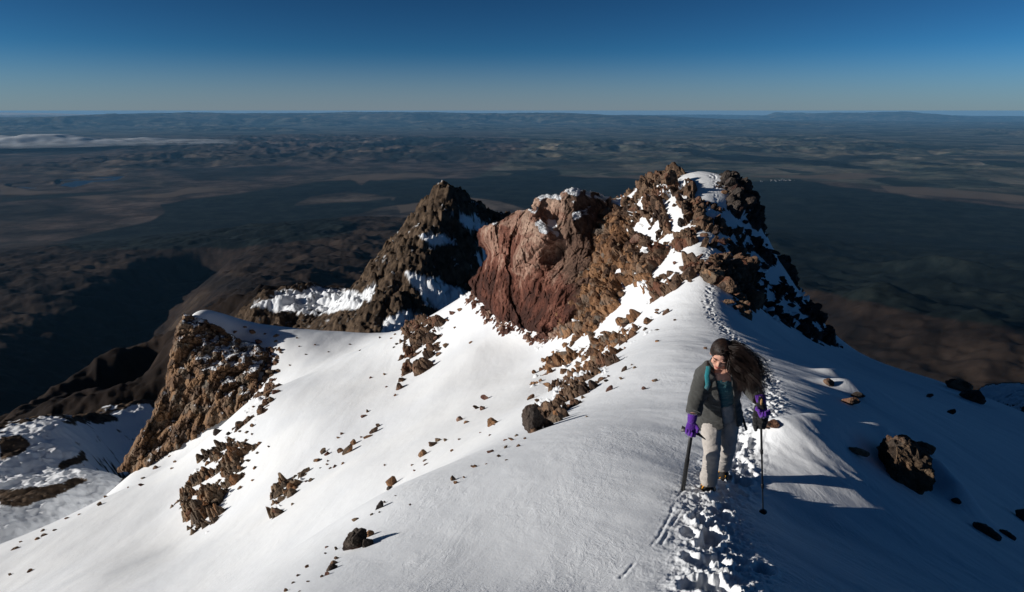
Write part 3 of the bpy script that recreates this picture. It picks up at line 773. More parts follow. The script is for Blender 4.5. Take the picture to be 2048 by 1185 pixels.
FOREST = [
 [(95,492),(300,442),(330,425),(322,412),(490,384),(700,362),(730,372),(690,386),(620,398),(590,412),(700,404),(780,400),(800,412),(740,424),(660,440),(720,450),(700,466),(560,490),(470,500),(300,498),(170,500)],
 [(690,386),(740,362),(1000,352),(1250,356),(1350,372),(1600,362),(1740,385),(1850,400),(2060,422),(2060,660),(1900,640),(1700,600),(1560,560),(1500,450),(1100,440),(1000,405),(940,392),(760,420),(800,395)],
 [(1330,300),(1700,330),(1790,345),(1600,330),(1400,318)],
 [(720,292),(860,280),(1000,288),(900,292),(800,300)],
 [(1000,355),(1100,340),(1130,352),(1060,360)],
 [(0,395),(180,385),(300,378),(200,392),(60,404),(0,408)],
]
TAN = [
 [(630,372),(700,352),(820,346),(900,352),(830,362),(700,366),(660,372)],
 [(790,412),(850,398),(960,390),(1020,396),(960,402),(880,405),(870,420),(800,430)],
 [(1080,352),(1300,355),(1340,362),(1200,360)], [(1760,372),(1900,378),(2050,396),(2050,406),(1900,392),(1780,384)],
 [(0,372),(150,392),(330,398),(480,378),(380,374),(330,388),(180,400),(0,392)], [(1520,395),(1580,392),(1570,400),(1530,402)],
 [(1500,354),(1700,350),(1800,356),(1650,360)],
]
PAINTED_SHADE = [[(300,512),(400,520),(420,545),(540,560),(560,580),(420,585),(385,560),(330,560),(320,620),(340,680),(230,730),(60,830),(0,850),(0,800),(90,720),(130,590),(220,560)],  # outlines of shaded ground, darkened in the colour on top of the carved valley
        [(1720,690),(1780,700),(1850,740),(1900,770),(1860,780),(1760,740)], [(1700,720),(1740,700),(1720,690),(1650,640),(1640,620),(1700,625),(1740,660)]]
FARM = [[(860,400),(1000,330),(1060,300),(1000,262),(1500,255),(2100,255),(2100,405),(1900,385),(1600,362),(1350,365),(1000,350)]]
SNOW = [
 [(905,428),(950,433),(988,455),(976,472),(930,452)],[(842,470),(888,466),(912,490),(868,492)],[(812,545),(870,553),(935,585),(900,630),(850,612)],
 [(770,640),(820,618),(870,640),(900,640),(850,670),(760,668)],[(955,480),(1000,500),(1010,600),(965,560)],[(720,585),(760,560),(740,610)],
 [(505,612),(560,584),(640,572),(732,588),(722,616),(640,628),(560,624)],
 [(-100,850),(0,862),(95,836),(150,850),(305,802),(320,900),(240,960),(80,1185),(-100,1200)],
]
BARE = [[(0,872),(40,872),(56,888),(42,905),(0,925)],[(0,985),(90,978),(150,955),(172,960),(110,995),(40,1012),(0,1010)],[(170,838),(215,828),(232,840),(190,846)],[(120,925),(165,905),(172,922),(110,950)]]

def masks(px, py, dep, x, y, jit=5.0, wl=300.0):
    out = {}
    jx = jit * fbm2(x / wl, y / wl, 4, 91); ok = dep > 1
    def soft(polys, w):
        o = np.zeros(px.shape)
        for P in polys:
            A = np.array(P); m = ok & (px > A[:, 0].min() - 20) & (px < A[:, 0].max() + 20) & (py > A[:, 1].min() - 20) & (py < A[:, 1].max() + 20)
            if m.any():
                s = poly_sd(px[m], py[m], P) + jx[m]; o[m] = np.maximum(o[m], sstep(-w, w, s))
        return o
    return soft

def build_flank():
    az = np.r_[np.linspace(-math.pi, -0.85, 40), np.arange(-0.82, 0.12, 0.0016), np.arange(0.123, 0.82, 0.0035), np.linspace(0.85, math.pi, 40)[:-1]]
    lr = np.r_[np.linspace(math.log(40), math.log(92), 20)[:-1], np.arange(math.log(92), math.log(440), 0.0021), np.arange(math.log(441), math.log(9000), 0.006)]
    LR, AZ = np.meshgrid(lr, az, indexing='ij'); r = np.exp(LR); x = r * np.sin(AZ); y = r * np.cos(AZ)
    z = np.empty_like(x)
    for i in range(0, len(lr), 100): z[i:i + 100] = z_mid(x[i:i + 100], y[i:i + 100])
    # rough the surface up in proportion to its distance
    k = np.clip(r, 60, 3000) ** 0.9
    z += 0.010 * k * fbm2(AZ * 26, LR * 26, 4, 41) * sstep(90, 300, r)
    gul = 1 - np.abs(fbm2(x / 420 + 0.3 * fbm2(x / 900, y / 900, 2, 43), y / 420, 4, 42))
    z += 9 * (1 - np.abs(fbm2(x / 60, y / 90, 4, 62)) - 0.6) * sstep(430, 520, r) * sstep(1200, 800, r)
    z += 26 * (gul - 0.6) * sstep(700, 2200, r) * sstep(7500, 4200, r)
    pkm = np.exp(-(((AZ + 0.10) / 0.16) ** 2) ** 2) * sstep(225, 245, r) * sstep(380, 350, r)
    hill = sstep(92, 120, r) * sstep(440, 300, r)
    ii = np.nonzero(((pkm > 0.02) | (hill > 0.02)).ravel() & (np.abs(AZ) < 0.82).ravel())[0]
    xx, yy, zz = x.ravel()[ii], y.ravel()[ii], z.ravel()[ii]
    d = (pkm.ravel()[ii] * (3.6 * (1 - np.abs(fbm3(xx / 9, yy / 9, zz / 16, 4, 44)) - 0.75) + 2.2 * blocks3(xx, yy, zz * 0.4, 6.0, 45, 1.3) + 1.3 * blocks3(xx, yy, zz * 0.5, 2.4, 46, 1.3)))
    hm = (np.exp(-(((AZ + 0.31) / 0.12) ** 2) ** 2) * sstep(310, 335, r) * sstep(440, 415, r)).ravel()[ii]
    d = d + hm * (5.0 * (0.45 - np.abs(fbm3(xx / 14, yy / 14, zz / 20, 4, 144))) + 2.0 * blocks3(xx, yy, zz * 0.5, 8.0, 145) + 0.9 * blocks3(xx, yy, zz * 0.7, 3.0, 146))
    d = d + hill.ravel()[ii] * (0.9 * fbm2(xx / 9, yy / 9, 4, 47) + 0.35 * fbm2(xx / 1.8, yy / 1.8, 3, 48))
    z.ravel()[ii] += d
    for bx, by, bt, bh, bw, bl, ba in ((1745, 655, 2850, 190, 190, 420, 0.5), (1600, 600, 3300, 110, 160, 300, 0.3), (1890, 545, 4700, 150, 120, 420, -0.6), (1860, 610, 3700, 120, 150, 300, -0.4), (1960, 700, 2500, 110, 150, 260, 0.2)):
        c0 = W(bx, by, bt); qx = (x - c0[0]) * math.cos(ba) - (y - c0[1]) * math.sin(ba); qy = (x - c0[0]) * math.sin(ba) + (y - c0[1]) * math.cos(ba)
        z += bh * np.exp(-np.sqrt((qx / bw) ** 2 + (qy / bl) ** 2 + 0.05))
    VAL = np.array([W(*p)[:2] for p in [(-60, 880, 1500), (60, 830, 1800), (190, 720, 2450), (270, 640, 3100), (330, 560, 3700), (400, 520, 4300)]])
    dv = np.full(x.shape, 9e9)
    for a, b in zip(VAL[:-1], VAL[1:]):
        e = b - a; tt = np.clip(((x - a[0]) * e[0] + (y - a[1]) * e[1]) / (e @ e), 0, 1)
        dv = np.minimum(dv, np.hypot(x - a[0] - tt * e[0], y - a[1] - tt * e[1]))
    z -= 170 * np.exp(-(dv / 230) ** 2) * sstep(1200, 1800, r)
    z = z + (PLAIN_Z - z) * sstep(5200, 7600, r)
    z = np.where(r > 7600, PLAIN_Z - (r - 7600) * 0.02, z)
    P0 = np.stack([x, y, z], -1); ga = np.roll(P0, -1, 1) - np.roll(P0, 1, 1); gr = np.gradient(P0, axis=0)
    N = np.cross(ga, gr); nz = np.abs(N[..., 2]) / (np.linalg.norm(N, axis=-1) + 1e-9)
    px, py, dep = proj(x, y, z)
    soft = masks(px, py, dep, x, y, 6.0, 300.0); softn = masks(px, py, dep, x, y, 7.0, 12.0)
    nearm = sstep(470, 420, r)
    bare = softn(BARE, 4)
    sp = softn(SNOW, 6)
    dust = fbm2(x / 5, y / 5, 5, 49, 0.65)
    snow = sstep(0.42, 0.58, sp * 1.0 - bare + 0.42 * dust + 0.5 * (nz - 0.85)) * nearm
    hump = sstep(420, 470, px) * sstep(800, 740, px) * sstep(255, 245, -r) * sstep(225, 240, r)
    snow = np.maximum(snow, (1 - 0.8 * hump) * nearm * sstep(0.35, 0.5, dust * 0.5 + (nz - 0.80)) * (1 - bare) * (1 - sstep(0.05, 0.4, pkm) * 0.2))
    at = dict(forest=soft(FOREST, 2), tan=soft(TAN, 2) * 0.8, farm=soft(FARM, 6), painted_shade=soft(PAINTED_SHADE, 7) * 0.6 * sstep(1150, 1400, r), dry=sstep(6200, 9500, r + 900 * fbm2(x / 1500, y / 1500, 3, 60)), snow=snow, rock=sstep(520, 400, r))
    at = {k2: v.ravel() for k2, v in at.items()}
    V = P0.reshape(-1, 3); F = grid_faces(len(lr), len(az), True)
    pk = ((pkm > 0.35) & (AZ > -0.30) & (AZ < 0.035)).ravel()
    fp = pk[F].all(1)
    for nm, sel in (('mountain_flank', ~fp), ('rocky_peak', fp)):
        v, f, a = sub_mesh(V, F[sel], at)
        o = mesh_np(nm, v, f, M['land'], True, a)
        if nm == 'rocky_peak': tag(o, 'pointed brown rock peak standing below the ridge, with blue shaded snow on its right side', 'rock peak')
        else: tag(o, kind='structure')
build_flank()

def build_plain():
    az = np.r_[np.linspace(-math.pi, -0.85, 30), np.arange(-0.82, 0.82, 0.0022), np.linspace(0.85, math.pi, 30)[:-1]]
    lr = np.arange(math.log(5000), math.log(132000), 0.0065)
    LR, AZ = np.meshgrid(lr, az, indexing='ij'); r = np.exp(LR); x = r * np.sin(AZ); y = r * np.cos(AZ)
    px, py, dep = proj(x, y, np.full(x.shape, PLAIN_Z))
    hills = sstep(13000, 20000, r) * (0.75 + 0.25 * sstep(1250, 700, px)) * sstep(-0.35, 0.5, fbm2(x / 14000, y / 14000, 3, 55))
    rid = 1 - np.abs(fbm2(x / 2200, y / 2200, 5, 51, 0.55))
    z = PLAIN_Z + 4 + hills * 260 * (rid - 0.35) + 14 * fbm2(x / 900, y / 900, 3, 52) * sstep(7600, 10000, r) + sstep(6000, 9000, r) * 5
    # plateaus on the horizon
    left = sstep(-100, 500, px) * sstep(1750, 900, px); left = 0.62 + 0.38 * left
    z += 830 * left * sstep(1800, 1100, px) * sstep(52000, 66000, r + 5000 * fbm2(x / 9000, y / 9000, 3, 53)) * sstep(90000, 80000, r) * (1 + 0.12 * fbm2(x / 7000, y / 7000, 3, 57))
    z += 800 * sstep(1480, 1650, px + 60 * fbm2(x / 5000, y / 5000, 2, 54)) * sstep(2020, 1780, px) * sstep(88000, 98000, r) * sstep(118000, 106000, r) * (1 + 0.28 * fbm2(x / 8000, y / 8000, 3, 56))
    z += 360 * sstep(98000, 131000, r + 6000 * fbm2(x / 12000, y / 12000, 3, 59))
    soft = masks(px, py, dep, x, y, 5.0, 1800.0)
    at = dict(forest=soft(FOREST, 1.5), tan=soft(TAN, 1.5) * 0.8, farm=np.maximum(soft(FARM, 5), sstep(30000, 45000, r)), painted_shade=np.zeros(x.shape), dry=np.ones(x.shape), snow=np.zeros(x.shape), rock=np.zeros(x.shape))
    # scattered dark woods
    wood = sstep(0.30, 0.42, fbm2(x / 3000, y / 1800, 4, 58)) * sstep(12000, 16000, r)
    at['forest'] = np.maximum(at['forest'], 0.8 * wood)
    lake = soft([LAKE_PX], 1.0); z = z - 25 * lake
    at = {k2: v.ravel() for k2, v in at.items()}
    V = np.stack([x, y, z], -1).reshape(-1, 3)
    o = mesh_np('plain', V, grid_faces(len(lr), len(az), True), M['land'], True, at); tag(o, kind='structure')
LAKE_PX = [(15,372),(60,366),(110,368),(120,360),(175,357),(250,352),(232,360),(190,364),(150,376),(110,372),(60,378)]
build_plain()
# the lake
def flat_poly(name, pts, z, mat, depth=4.0):
    bm = bmesh.new(); vs = []
    for px, py in pts:
        d = ray(px, py); vs.append(bm.verts.new(d * (z / d[2])))
    f = bm.faces.new(vs); ex = bmesh.ops.extrude_face_region(bm, geom=[f])
    bmesh.ops.translate(bm, verts=[g for g in ex['geom'] if isinstance(g, bmesh.types.BMVert)], vec=(0, 0, -depth))
    bmesh.ops.recalc_face_normals(bm, faces=bm.faces)
    me = bpy.data.meshes.new(name); bm.to_mesh(me); bm.free(); me.materials.append(mat)
    return link(bpy.data.objects.new(name, me))
t = NT('lake_water'); M['water'] = t.surf((0.008, 0.022, 0.045), 0.4, 0.25)
o = flat_poly('lake', [(x * 1.0, y) for x, y in [(5,372),(60,364),(110,367),(118,358),(175,355),(262,350),(240,361),(195,366),(150,378),(110,374),(60,380)]], PLAIN_Z - 12, M['water']); tag(o, kind='structure')

# ------------------------------------------------------------------ air
def build_haze():
    bm = bmesh.new(); bmesh.ops.create_cube(bm, size=1)
    for v in bm.verts:
        v.co = Vector((v.co.x * 276000, v.co.y * 276000, PLAIN_Z - 300 if v.co.z < 0 else 2.5))
    me = bpy.data.meshes.new('haze'); bm.to_mesh(me); bm.free()
    t = NT('haze_air'); pv = t.n('ShaderNodeVolumePrincipled')
    pv.inputs['Color'].default_value = (0.20, 0.50, 0.86, 1); pv.inputs['Density'].default_value = HAZE_DENSITY
    pv.inputs['Anisotropy'].default_value = 0.0
    t.l(pv.outputs[0], t.out.inputs['Volume']); me.materials.append(t.m)
    o = link(bpy.data.objects.new('haze', me)); tag(o, kind='stuff')
HAZE_DENSITY = 0.85e-5
build_haze()

# ------------------------------------------------------------------ low cloud lying in the far valleys, and a far off town
def cloud_material():
    t = NT('low_cloud'); c = t.coord(scale=(1, 1, 1))
    n = t.noise(c, 0.0011, 5, 0.6); f = t.math('ADD', t.attr('thick'), t.math('MULTIPLY', t.math('SUBTRACT', n, 0.5), 0.9))
    al = t.ramp(f, [(0.02, 0.0), (0.60, 0.85)])
    d = t.n('ShaderNodeBsdfDiffuse'); d.inputs[0].default_value = (0.62, 0.64, 0.66, 1); tr = t.n('ShaderNodeBsdfTransparent'); mx = t.n('ShaderNodeMixShader')
    t.l(al, mx.inputs[0]); t.l(tr.outputs[0], mx.inputs[1]); t.l(d.outputs[0], mx.inputs[2]); t.l(mx.outputs[0], t.out.inputs[0])
    return t.m
M['cloud'] = cloud_material()
def cloud_bank(px0, px1, r0, r1, zc, hgt, seed, label, nl=2600):
    """a flat bottomed bank of fog, thick in the middle and ragged at its ends"""
    a0 = math.atan2(ray(px0, 270)[0], ray(px0, 270)[1]); a1 = math.atan2(ray(px1, 270)[0], ray(px1, 270)[1])
    U, Vv = np.meshgrid(np.linspace(0, 1, 160), np.linspace(0, 1, 40)); A = a0 + (a1 - a0) * U; Rr = r0 + (r1 - r0) * Vv
    x = Rr * np.sin(A); y = Rr * np.cos(A)
    th = np.clip(np.minimum(Vv, 1 - Vv) * 3.2, 0, 1) ** 0.6 * np.clip(np.minimum(U * 2.0, (1 - U)) * 2.2, 0, 1) ** 0.7
    n = fbm2(x / nl, y / nl, 4, seed, 0.5); th = np.clip(th * (0.65 + 0.75 * n) + 0.05, 0.01, 1.2)
    th[0] = th[-1] = 0.01; th[:, 0] = th[:, -1] = 0.01
    top = np.stack([x, y, zc + hgt * th], -1).reshape(-1, 3); bot = np.stack([x, y, zc - 0.10 * hgt * th], -1).reshape(-1, 3)
    F = grid_faces(40, 160); n0 = len(top)
    o = mesh_np('low_cloud', np.vstack([top, bot]), np.vstack([F, F[:, ::-1] + n0]), M['cloud'], True, dict(thick=np.r_[th.ravel(), th.ravel()]))
    return tag(o, label, 'cloud')
cloud_bank(-520, 480, 23500, 27500, -1010, 260, 81, 'long white cloud bank lying in the valley at far left')
cloud_bank(-700, 420, 80000, 96000, -560, 420, 85, 'pale cloud sheet spread behind the far plateau at left', 26000)
t = NT('town_white'); M['town'] = t.surf((0.22, 0.22, 0.23), 0.7)
def town():
    rg = random.Random(4); bm = bmesh.new()
    for k in range(28):
        p = ray(rg.gauss(1562, 20), rg.gauss(361.0, 1.6)); p = p * ((PLAIN_Z + 12) / p[2])
        s = rg.uniform(6, 15)
        bmesh.ops.create_cube(bm, size=1, matrix=Matrix.Translation((p[0], p[1], PLAIN_Z + 12 + s * 0.3)) @ Matrix.Rotation(rg.uniform(0, 3), 4, 'Z') @ Matrix.Diagonal((s * 1.4, s, s * 0.7, 1)))
    me = bpy.data.meshes.new('far_town'); bm.to_mesh(me); bm.free(); me.materials.append(M['town'])
    tag(link(bpy.data.objects.new('far_town', me)), 'far off white specks of a town on the plain behind the summit', 'town', kind='stuff')
town()
# ------------------------------------------------------------------ loose rocks and boulders, each one an object
def rock_mesh(seed, sub=4, facets=15, rough=0.05, squash=(1.0, 0.8, 0.75)):
    rng = np.random.default_rng(seed)
    bm = bmesh.new(); bmesh.ops.create_icosphere(bm, subdivisions=sub, radius=1.0)
    V = np.array([v.co[:] for v in bm.verts])
    for k in range(facets):
        n = rng.normal(size=3); n /= np.linalg.norm(n); c = rng.uniform(0.46, 0.80)
        d = V @ n - c; m = d > 0
        V[m] -= n * (d[m] * 0.99)[:, None]
    n = V / np.linalg.norm(V, axis=1, keepdims=True)
    o = 40 + seed * 3.1
    V += n * (0.05 * fbm3(V[:, 0] * 1.6 + o, V[:, 1] * 1.6, V[:, 2] * 1.6, 3, seed) + rough * fbm3(V[:, 0] * 6 + o, V[:, 1] * 6, V[:, 2] * 6, 4, seed + 1, 0.6))[:, None]
    V *= np.array(squash) / np.abs(V).max()
    for v, c in zip(bm.verts, V): v.co = c
    me = bpy.data.meshes.new('rock'); bm.to_mesh(me); bm.free()
    return me
ROCKS = [rock_mesh(100 + k, 3 if k > 3 else 4, 11 + k % 6, 0.05, ((1.0, 0.75, 0.7), (1.0, 0.6, 0.55), (0.9, 1.0, 0.8), (1.0, 0.85, 0.5))[k % 4]) for k in range(12)]
for k in ('ochre', 'brown', 'dark', 'grey', 'red'):
    M['boulder_' + k] = rock_material('boulder_' + k, PAL[k], scale=2.2, dust=0.35)
rk = random.Random(11)
_var = {}
def rock_data(k, pal):
    if (k, pal) not in _var:
        me = ROCKS[k].copy(); me.materials.clear(); me.materials.append(M['boulder_' + pal]); _var[(k, pal)] = me
    return _var[(k, pal)]

def boulder(px, py, wpx, pal, label, group=None, name='boulder', k=None, sink=0.30, asp=1.0, rot=None, cat='boulder', mesh=None):
    p = hit_real(px, py + wpx * 0.25)
    if p is None: return None
    dep = float(p.y * CF[1] + p.z * CF[2]); s = 0.5 * wpx * dep / FPX
    k = rk.randrange(len(ROCKS)) if k is None else k
    o = bpy.data.objects.new(name, mesh or rock_data(k, pal)); COL.objects.link(o)
    o.rotation_euler = rot or (rk.uniform(-0.5, 0.5), rk.uniform(-0.5, 0.5), rk.uniform(0, 6.28))
    o.scale = (s * 1.08, s * 1.08, s * 1.08 * asp)
    o.location = p + Vector((0, 0, s * (1 - 2 * sink) * 0.75))
    return tag(o, label, cat, group)

big = rock_mesh(311, 5, 30, 0.085, (1.0, 0.88, 0.82)); big.materials.append(rock_material('boulder_big', [(0.040, 0.028, 0.021), (0.085, 0.058, 0.038), (0.14, 0.095, 0.060), (0.11, 0.06, 0.036)], scale=2.4, dust=0.3, bump=1.5))
dk = rock_mesh(301, 5, 12, 0.06, (0.85, 0.8, 1.0)); dk.materials.append(rock_material('boulder_black', PAL['dark'], scale=2.0, dust=0.2, bump=1.3))
dk2 = rock_mesh(305, 5, 16, 0.07, (0.85, 0.85, 1.0)); dk2.materials.append(rock_material('boulder_black_low', PAL['dark'], scale=2.5, dust=0.2, bump=1.4))
boulder(1812, 925, 138, 'grey', 'big rough brown boulder catching the sun in the blue shade', mesh=big, sink=0.17, rot=(0.1, 0.2, 1.1))
boulder(1805, 878, 44, 'brown', 'flat brown rock just behind the big shaded boulder', k=3)
boulder(1843, 888, 52, 'brown', 'long brown rock at the right shoulder of the big shaded boulder', k=1, rot=(0.1, 0.35, 0.1))
boulder(1714, 897, 46, 'grey', 'thin flat slab lying in the lit snow left of the big shaded boulder', k=1, rot=(0.1, 0.25, -0.1), asp=0.55)
boulder(1912, 1002, 22, 'dark', 'small black rock at the lit snow tail right of the big shaded boulder')
boulder(1968, 1050, 62, 'dark', 'long black rock sloping down the shaded snow', k=1, rot=(0.1, 0.5, -0.3), sink=0.4)
boulder(2012, 1062, 36, 'dark', 'black rock between the long black rock and the edge of the picture', k=1, rot=(0.1, 0.5, -0.3), sink=0.4)
boulder(2046, 1028, 52, 'dark', 'black rock cut by the right edge of the picture')
boulder(1700, 798, 44, 'brown', 'brown rock with a bright snow tail halfway up the shaded slope')
boulder(1716, 790, 26, 'dark', 'small dark rock leaning behind the brown rock with the snow tail')
boulder(1657, 762, 28, 'brown', 'little brown rock highest on the shaded snow slope', k=3)
boulder(1868, 738, 46, 'ochre', 'orange brown rock on the right hand snow skyline', k=3, rot=(0, 0.15, 0.2))
boulder(1912, 764, 62, 'brown', 'brown rock standing on the skyline above the dark drop at right', k=1, rot=(0, 0.35, 0.1))
boulder(1945, 788, 58, 'dark', 'black rock under the skyline, lowest of the row at right', k=0, rot=(0, 0.4, 0.1))
boulder(1858, 790, 20, 'dark', 'small black stone in the blue shade under the skyline rocks')
boulder(1900, 822, 22, 'dark', 'dark stone alone on the blue snow right of the small black stone', k=1)
boulder(1545, 846, 34, 'brown', 'brown rock in trampled snow behind the trekking pole')
boulder(1528, 853, 22, 'ochre', 'small tan rock at the left foot of the brown rock behind the trekking pole')
boulder(1066, 836, 62, 'dark', 'large dark knobbly boulder at the foot of the outcrop above the near snow', mesh=dk, sink=0.22, rot=(0.1, -0.1, 0.8))
boulder(1112, 834, 40, 'grey', 'pale brown boulder touching the large dark knobbly boulder', k=2)
boulder(1130, 828, 28, 'brown', 'dark half buried rock right of the pale brown boulder', k=3)
boulder(1064, 812, 24, 'ochre', 'tan snow topped rock perched above the large dark knobbly boulder', k=3)
boulder(1060, 794, 20, 'ochre', 'wedge shaped ochre rock above the tan snow topped rock', k=1, rot=(0.2, -0.6, 0.3))
boulder(708, 1078, 72, 'dark', 'black hollow boulder at the lower edge of the near snow', mesh=dk2, sink=0.22, rot=(0.2, -0.2, 2.0))
boulder(741, 1066, 22, 'ochre', 'small brown block leaning on the right of the black hollow boulder', k=2)
boulder(735, 1084, 34, 'dark', 'dark rock wedged under the right side of the black hollow boulder', k=0)
boulder(785, 962, 29, 'ochre', 'round ochre and grey rock above the snow lip', k=2)
boulder(779, 975, 16, 'dark', 'small dark rock right under the round ochre and grey rock')
boulder(758, 1010, 26, 'dark', 'upright black rock rib between the snow lip and the black hollow boulder', k=1, rot=(0, -1.0, 0.4), sink=0.35)
boulder(985, 842, 30, 'ochre', 'orange block alone in mid slope, left of the large dark boulder', k=0)
boulder(694, 898, 30, 'grey', 'two toned grey and rust rock in mid slope', k=1, rot=(0, -0.8, 0.3))
boulder(708, 884, 17, 'ochre', 'rusty rock just right of the two toned rock', k=2)
boulder(746, 860, 22, 'brown', 'dark brown rock highest in the mid slope line', k=1, rot=(0, -0.6, 0.3))
boulder(756, 850, 15, 'brown', 'small brown rock touching the highest rock of the mid slope line')
boulder(610, 940, 22, 'grey', 'grey brown rock pair top of the ragged outcrop', k=1, rot=(0, -0.5, 0.2))
boulder(557, 984, 24, 'grey', 'tall grey rock with rusty foot left of the ragged outcrop', k=1, rot=(0, -1.0, 0.3))
boulder(1330, 624, 20, 'brown', 'dark brown rock alone on the smooth snow near the crest path', k=1, rot=(0, -0.7, 0.4))
boulder(1217, 777, 20, 'red', 'reddish sliver of rock in smooth snow below the dark outcrop', k=1, rot=(0, -0.7, 0.4))
boulder(1287, 776, 15, 'red', 'small reddish stone nearest to the hiker on the lit snow', k=1)
boulder(1247, 738, 17, 'brown', 'small brown splinter on the snow left of the hiker', k=1, rot=(0, -0.8, 0.4))
boulder(433, 864, 20, 'dark', 'dark rock at the foot of the banded cliff', k=2)
boulder(457, 866, 13, 'dark', 'pointed dark stone beside the dark rock under the banded cliff', k=0)
boulder(1375, 548, 44, 'brown', 'brown boulder left of the crest path under the summit', k=2)
boulder(1422, 545, 66, 'grey', 'largest grey boulder beside the crest path under the summit', k=3, rot=(0.1, 0.2, 0.3))
boulder(1456, 570, 46, 'brown', 'brown boulder right below the largest grey boulder', k=2)
boulder(1482, 592, 34, 'brown', 'rust brown block where the crest path meets the shade', k=0)
boulder(1455, 602, 26, 'ochre', 'flat rusty slab at the edge of the shaded flank', k=3)
boulder(1490, 626, 26, 'brown', 'lowest brown rock on the edge of the shaded flank', k=1)
boulder(1340, 362, 44, 'brown', 'dark rock crowning the summit knob', k=2)
boulder(1462, 362, 34, 'dark', 'black block crowning the right hand summit tooth', k=0)
boulder(1448, 384, 16, 'ochre', 'single tan stone on the summit snow patch')
# stones that nothing tells apart
SMALL = [(538,892,7),(647,901,15),(654,906,13),(635,918,16),(556,1003,14),(554,1018,15),(585,1007,7),(677,874,9),(683,867,7),(686,925,9),(735,869,18),(723,874,6),(668,1124,15),(673,1096,11),
 (654,1093,9),(664,1132,22),(654,1147,12),(614,1133,9),(596,1150,9),(586,1164,9),(573,1180,10),(617,1162,7),(599,1181,7),(710,1038,14),(727,830,13),(735,821,9),(865,886,19),(876,879,12),(891,878,12),
 (847,904,19),(849,920,9),(920,837,13),(932,842,12),(971,794,17),(953,814,13),(964,816,13),(980,901,15),(998,911,9),(1024,876,15),(1033,870,9),(944,932,8),(907,957,13),(912,964,10),(928,954,7),(1075,799,14),
 (1263,729,6),(1270,734,9),(1174,832,6),(891,690,14),(941,684,8),(875,708,13),(904,624,16),(920,617,14),(760,674,7),(783,676,6),(790,668,6),(909,655,6),(741,755,6),(769,748,7),(773,773,6),(1314,659,8),(1315,681,9),(1253,683,7),
 (1411,696,9),(1309,760,12),(553,670,10),(551,683,7),(612,709,6),(657,703,6),(598,693,5),(477,847,17),(519,820,13),(541,797,20),(551,781,16),(534,785,16),(539,742,20),(504,661,14),(519,682,14),(545,760,10),(530,806,10),(497,836,10),
 (480,862,8),(492,880,8),(505,868,6),(470,905,9),(515,905,8),(498,920,10),(510,935,8),(488,948,10),(505,960,7),(480,975,9),(562,705,7),(580,730,6),(594,676,6),(630,690,5),(700,688,6),(720,700,5),(470,665,8),(490,655,7),(530,668,6),(540,694,8),
 (1190,700,9),(1210,690,8),(1240,672,9),(1350,640,6),(1290,655,6),(1150,780,8),(1145,800,7),(1200,745,7),(1225,725,6),(1050,876,8),(820,1010,5),(770,930,5),(805,740,8),(790,790,7),(870,660,8),(895,640,8),(60,1140,10),(20,1148,8),(85,1060,9),(110,1035,9),(140,1010,8),(165,992,8),(190,985,8),(30,1095,12),(15,1075,12)]
pal_cycle = ['brown', 'grey', 'ochre', 'ochre', 'grey', 'red']
for (px, py, w) in SMALL:
    boulder(px, py, w * 1.25, rk.choice(pal_cycle), 'small dark or rusty stone poking out of the sunlit snow', 'stones scattered over the sunlit snow', name='stone', cat='stone', asp=rk.uniform(0.6, 1.0), sink=rk.uniform(0.32, 0.48))
# more of the same strung along the fall lines of the slope
rb = random.Random(8)
for (x0, y0, x1, y1, n, w0, w1) in ((800, 950, 1010, 850, 14, 7, 18), (640, 1150, 780, 985, 18, 7, 20), (545, 1020, 720, 880, 16, 7, 18), (900, 970, 1040, 880, 10, 6, 15), (1050, 880, 1230, 745, 12, 6, 15), (480, 900, 560, 700, 18, 6, 14), (770, 700, 880, 640, 10, 6, 12), (250, 975, 420, 870, 14, 6, 14), (0, 1120, 230, 975, 16, 7, 15)):
    for k in range(int(n * 0.6)):
        u = rb.random(); px = x0 + (x1 - x0) * u + rb.gauss(0, 9); py = y0 + (y1 - y0) * u + rb.gauss(0, 7)
        boulder(px, py, w0 + (w1 - w0) * rb.random() ** 2.2, rb.choice(pal_cycle), 'small dark or rusty stone poking out of the sunlit snow', 'stones scattered over the sunlit snow', name='stone', cat='stone', asp=rb.uniform(0.55, 1.0), sink=rb.uniform(0.3, 0.5))
def scatter(poly, n, wr, pals, label, group, seed, name='boulder', cat='boulder'):
    rg = random.Random(seed); A = np.array(poly); k = 0
    while k < n:
        px = rg.uniform(A[:, 0].min(), A[:, 0].max()); py = rg.uniform(A[:, 1].min(), A[:, 1].max())
        if poly_sd(np.array([px]), np.array([py]), poly)[0] < 2: continue
        k += 1
        w = wr[0] * (wr[1] / wr[0]) ** (rg.random() ** 1.8)
        boulder(px, py, w, rg.choice(pals), label, group, name=name, cat=cat, sink=rg.uniform(0.2, 0.42), asp=rg.uniform(0.7, 1.1))
scatter(ZONES[3]['poly'], 150, (8, 32), ['ochre', 'ochre', 'ochre', 'grey', 'brown'], 'broken ochre boulder lodged in the rubble face', 'boulders of the rubble face', 21)
scatter(ZONES[0]['poly'], 70, (9, 36), ['brown', 'brown', 'dark', 'red'], 'dark brown boulder lodged in the summit knob', 'boulders of the summit knob', 22)
scatter(ZONES[4]['poly'], 34, (9, 30), ['ochre', 'ochre', 'grey'], 'ochre boulder of the outcrop below the rubble face', 'boulders of the long ochre outcrop', 23)
scatter(ZONES[7]['poly'], 30, (7, 18), ['grey', 'ochre', 'brown'], 'grey brown block of the lone slope outcrop', 'blocks of the lone slope outcrop', 24)
scatter(ZONES[9]['poly'], 26, (10, 30), ['dark'], 'black boulder half drowned in the blue snow of the shaded flank', 'boulders of the shaded flank', 25)
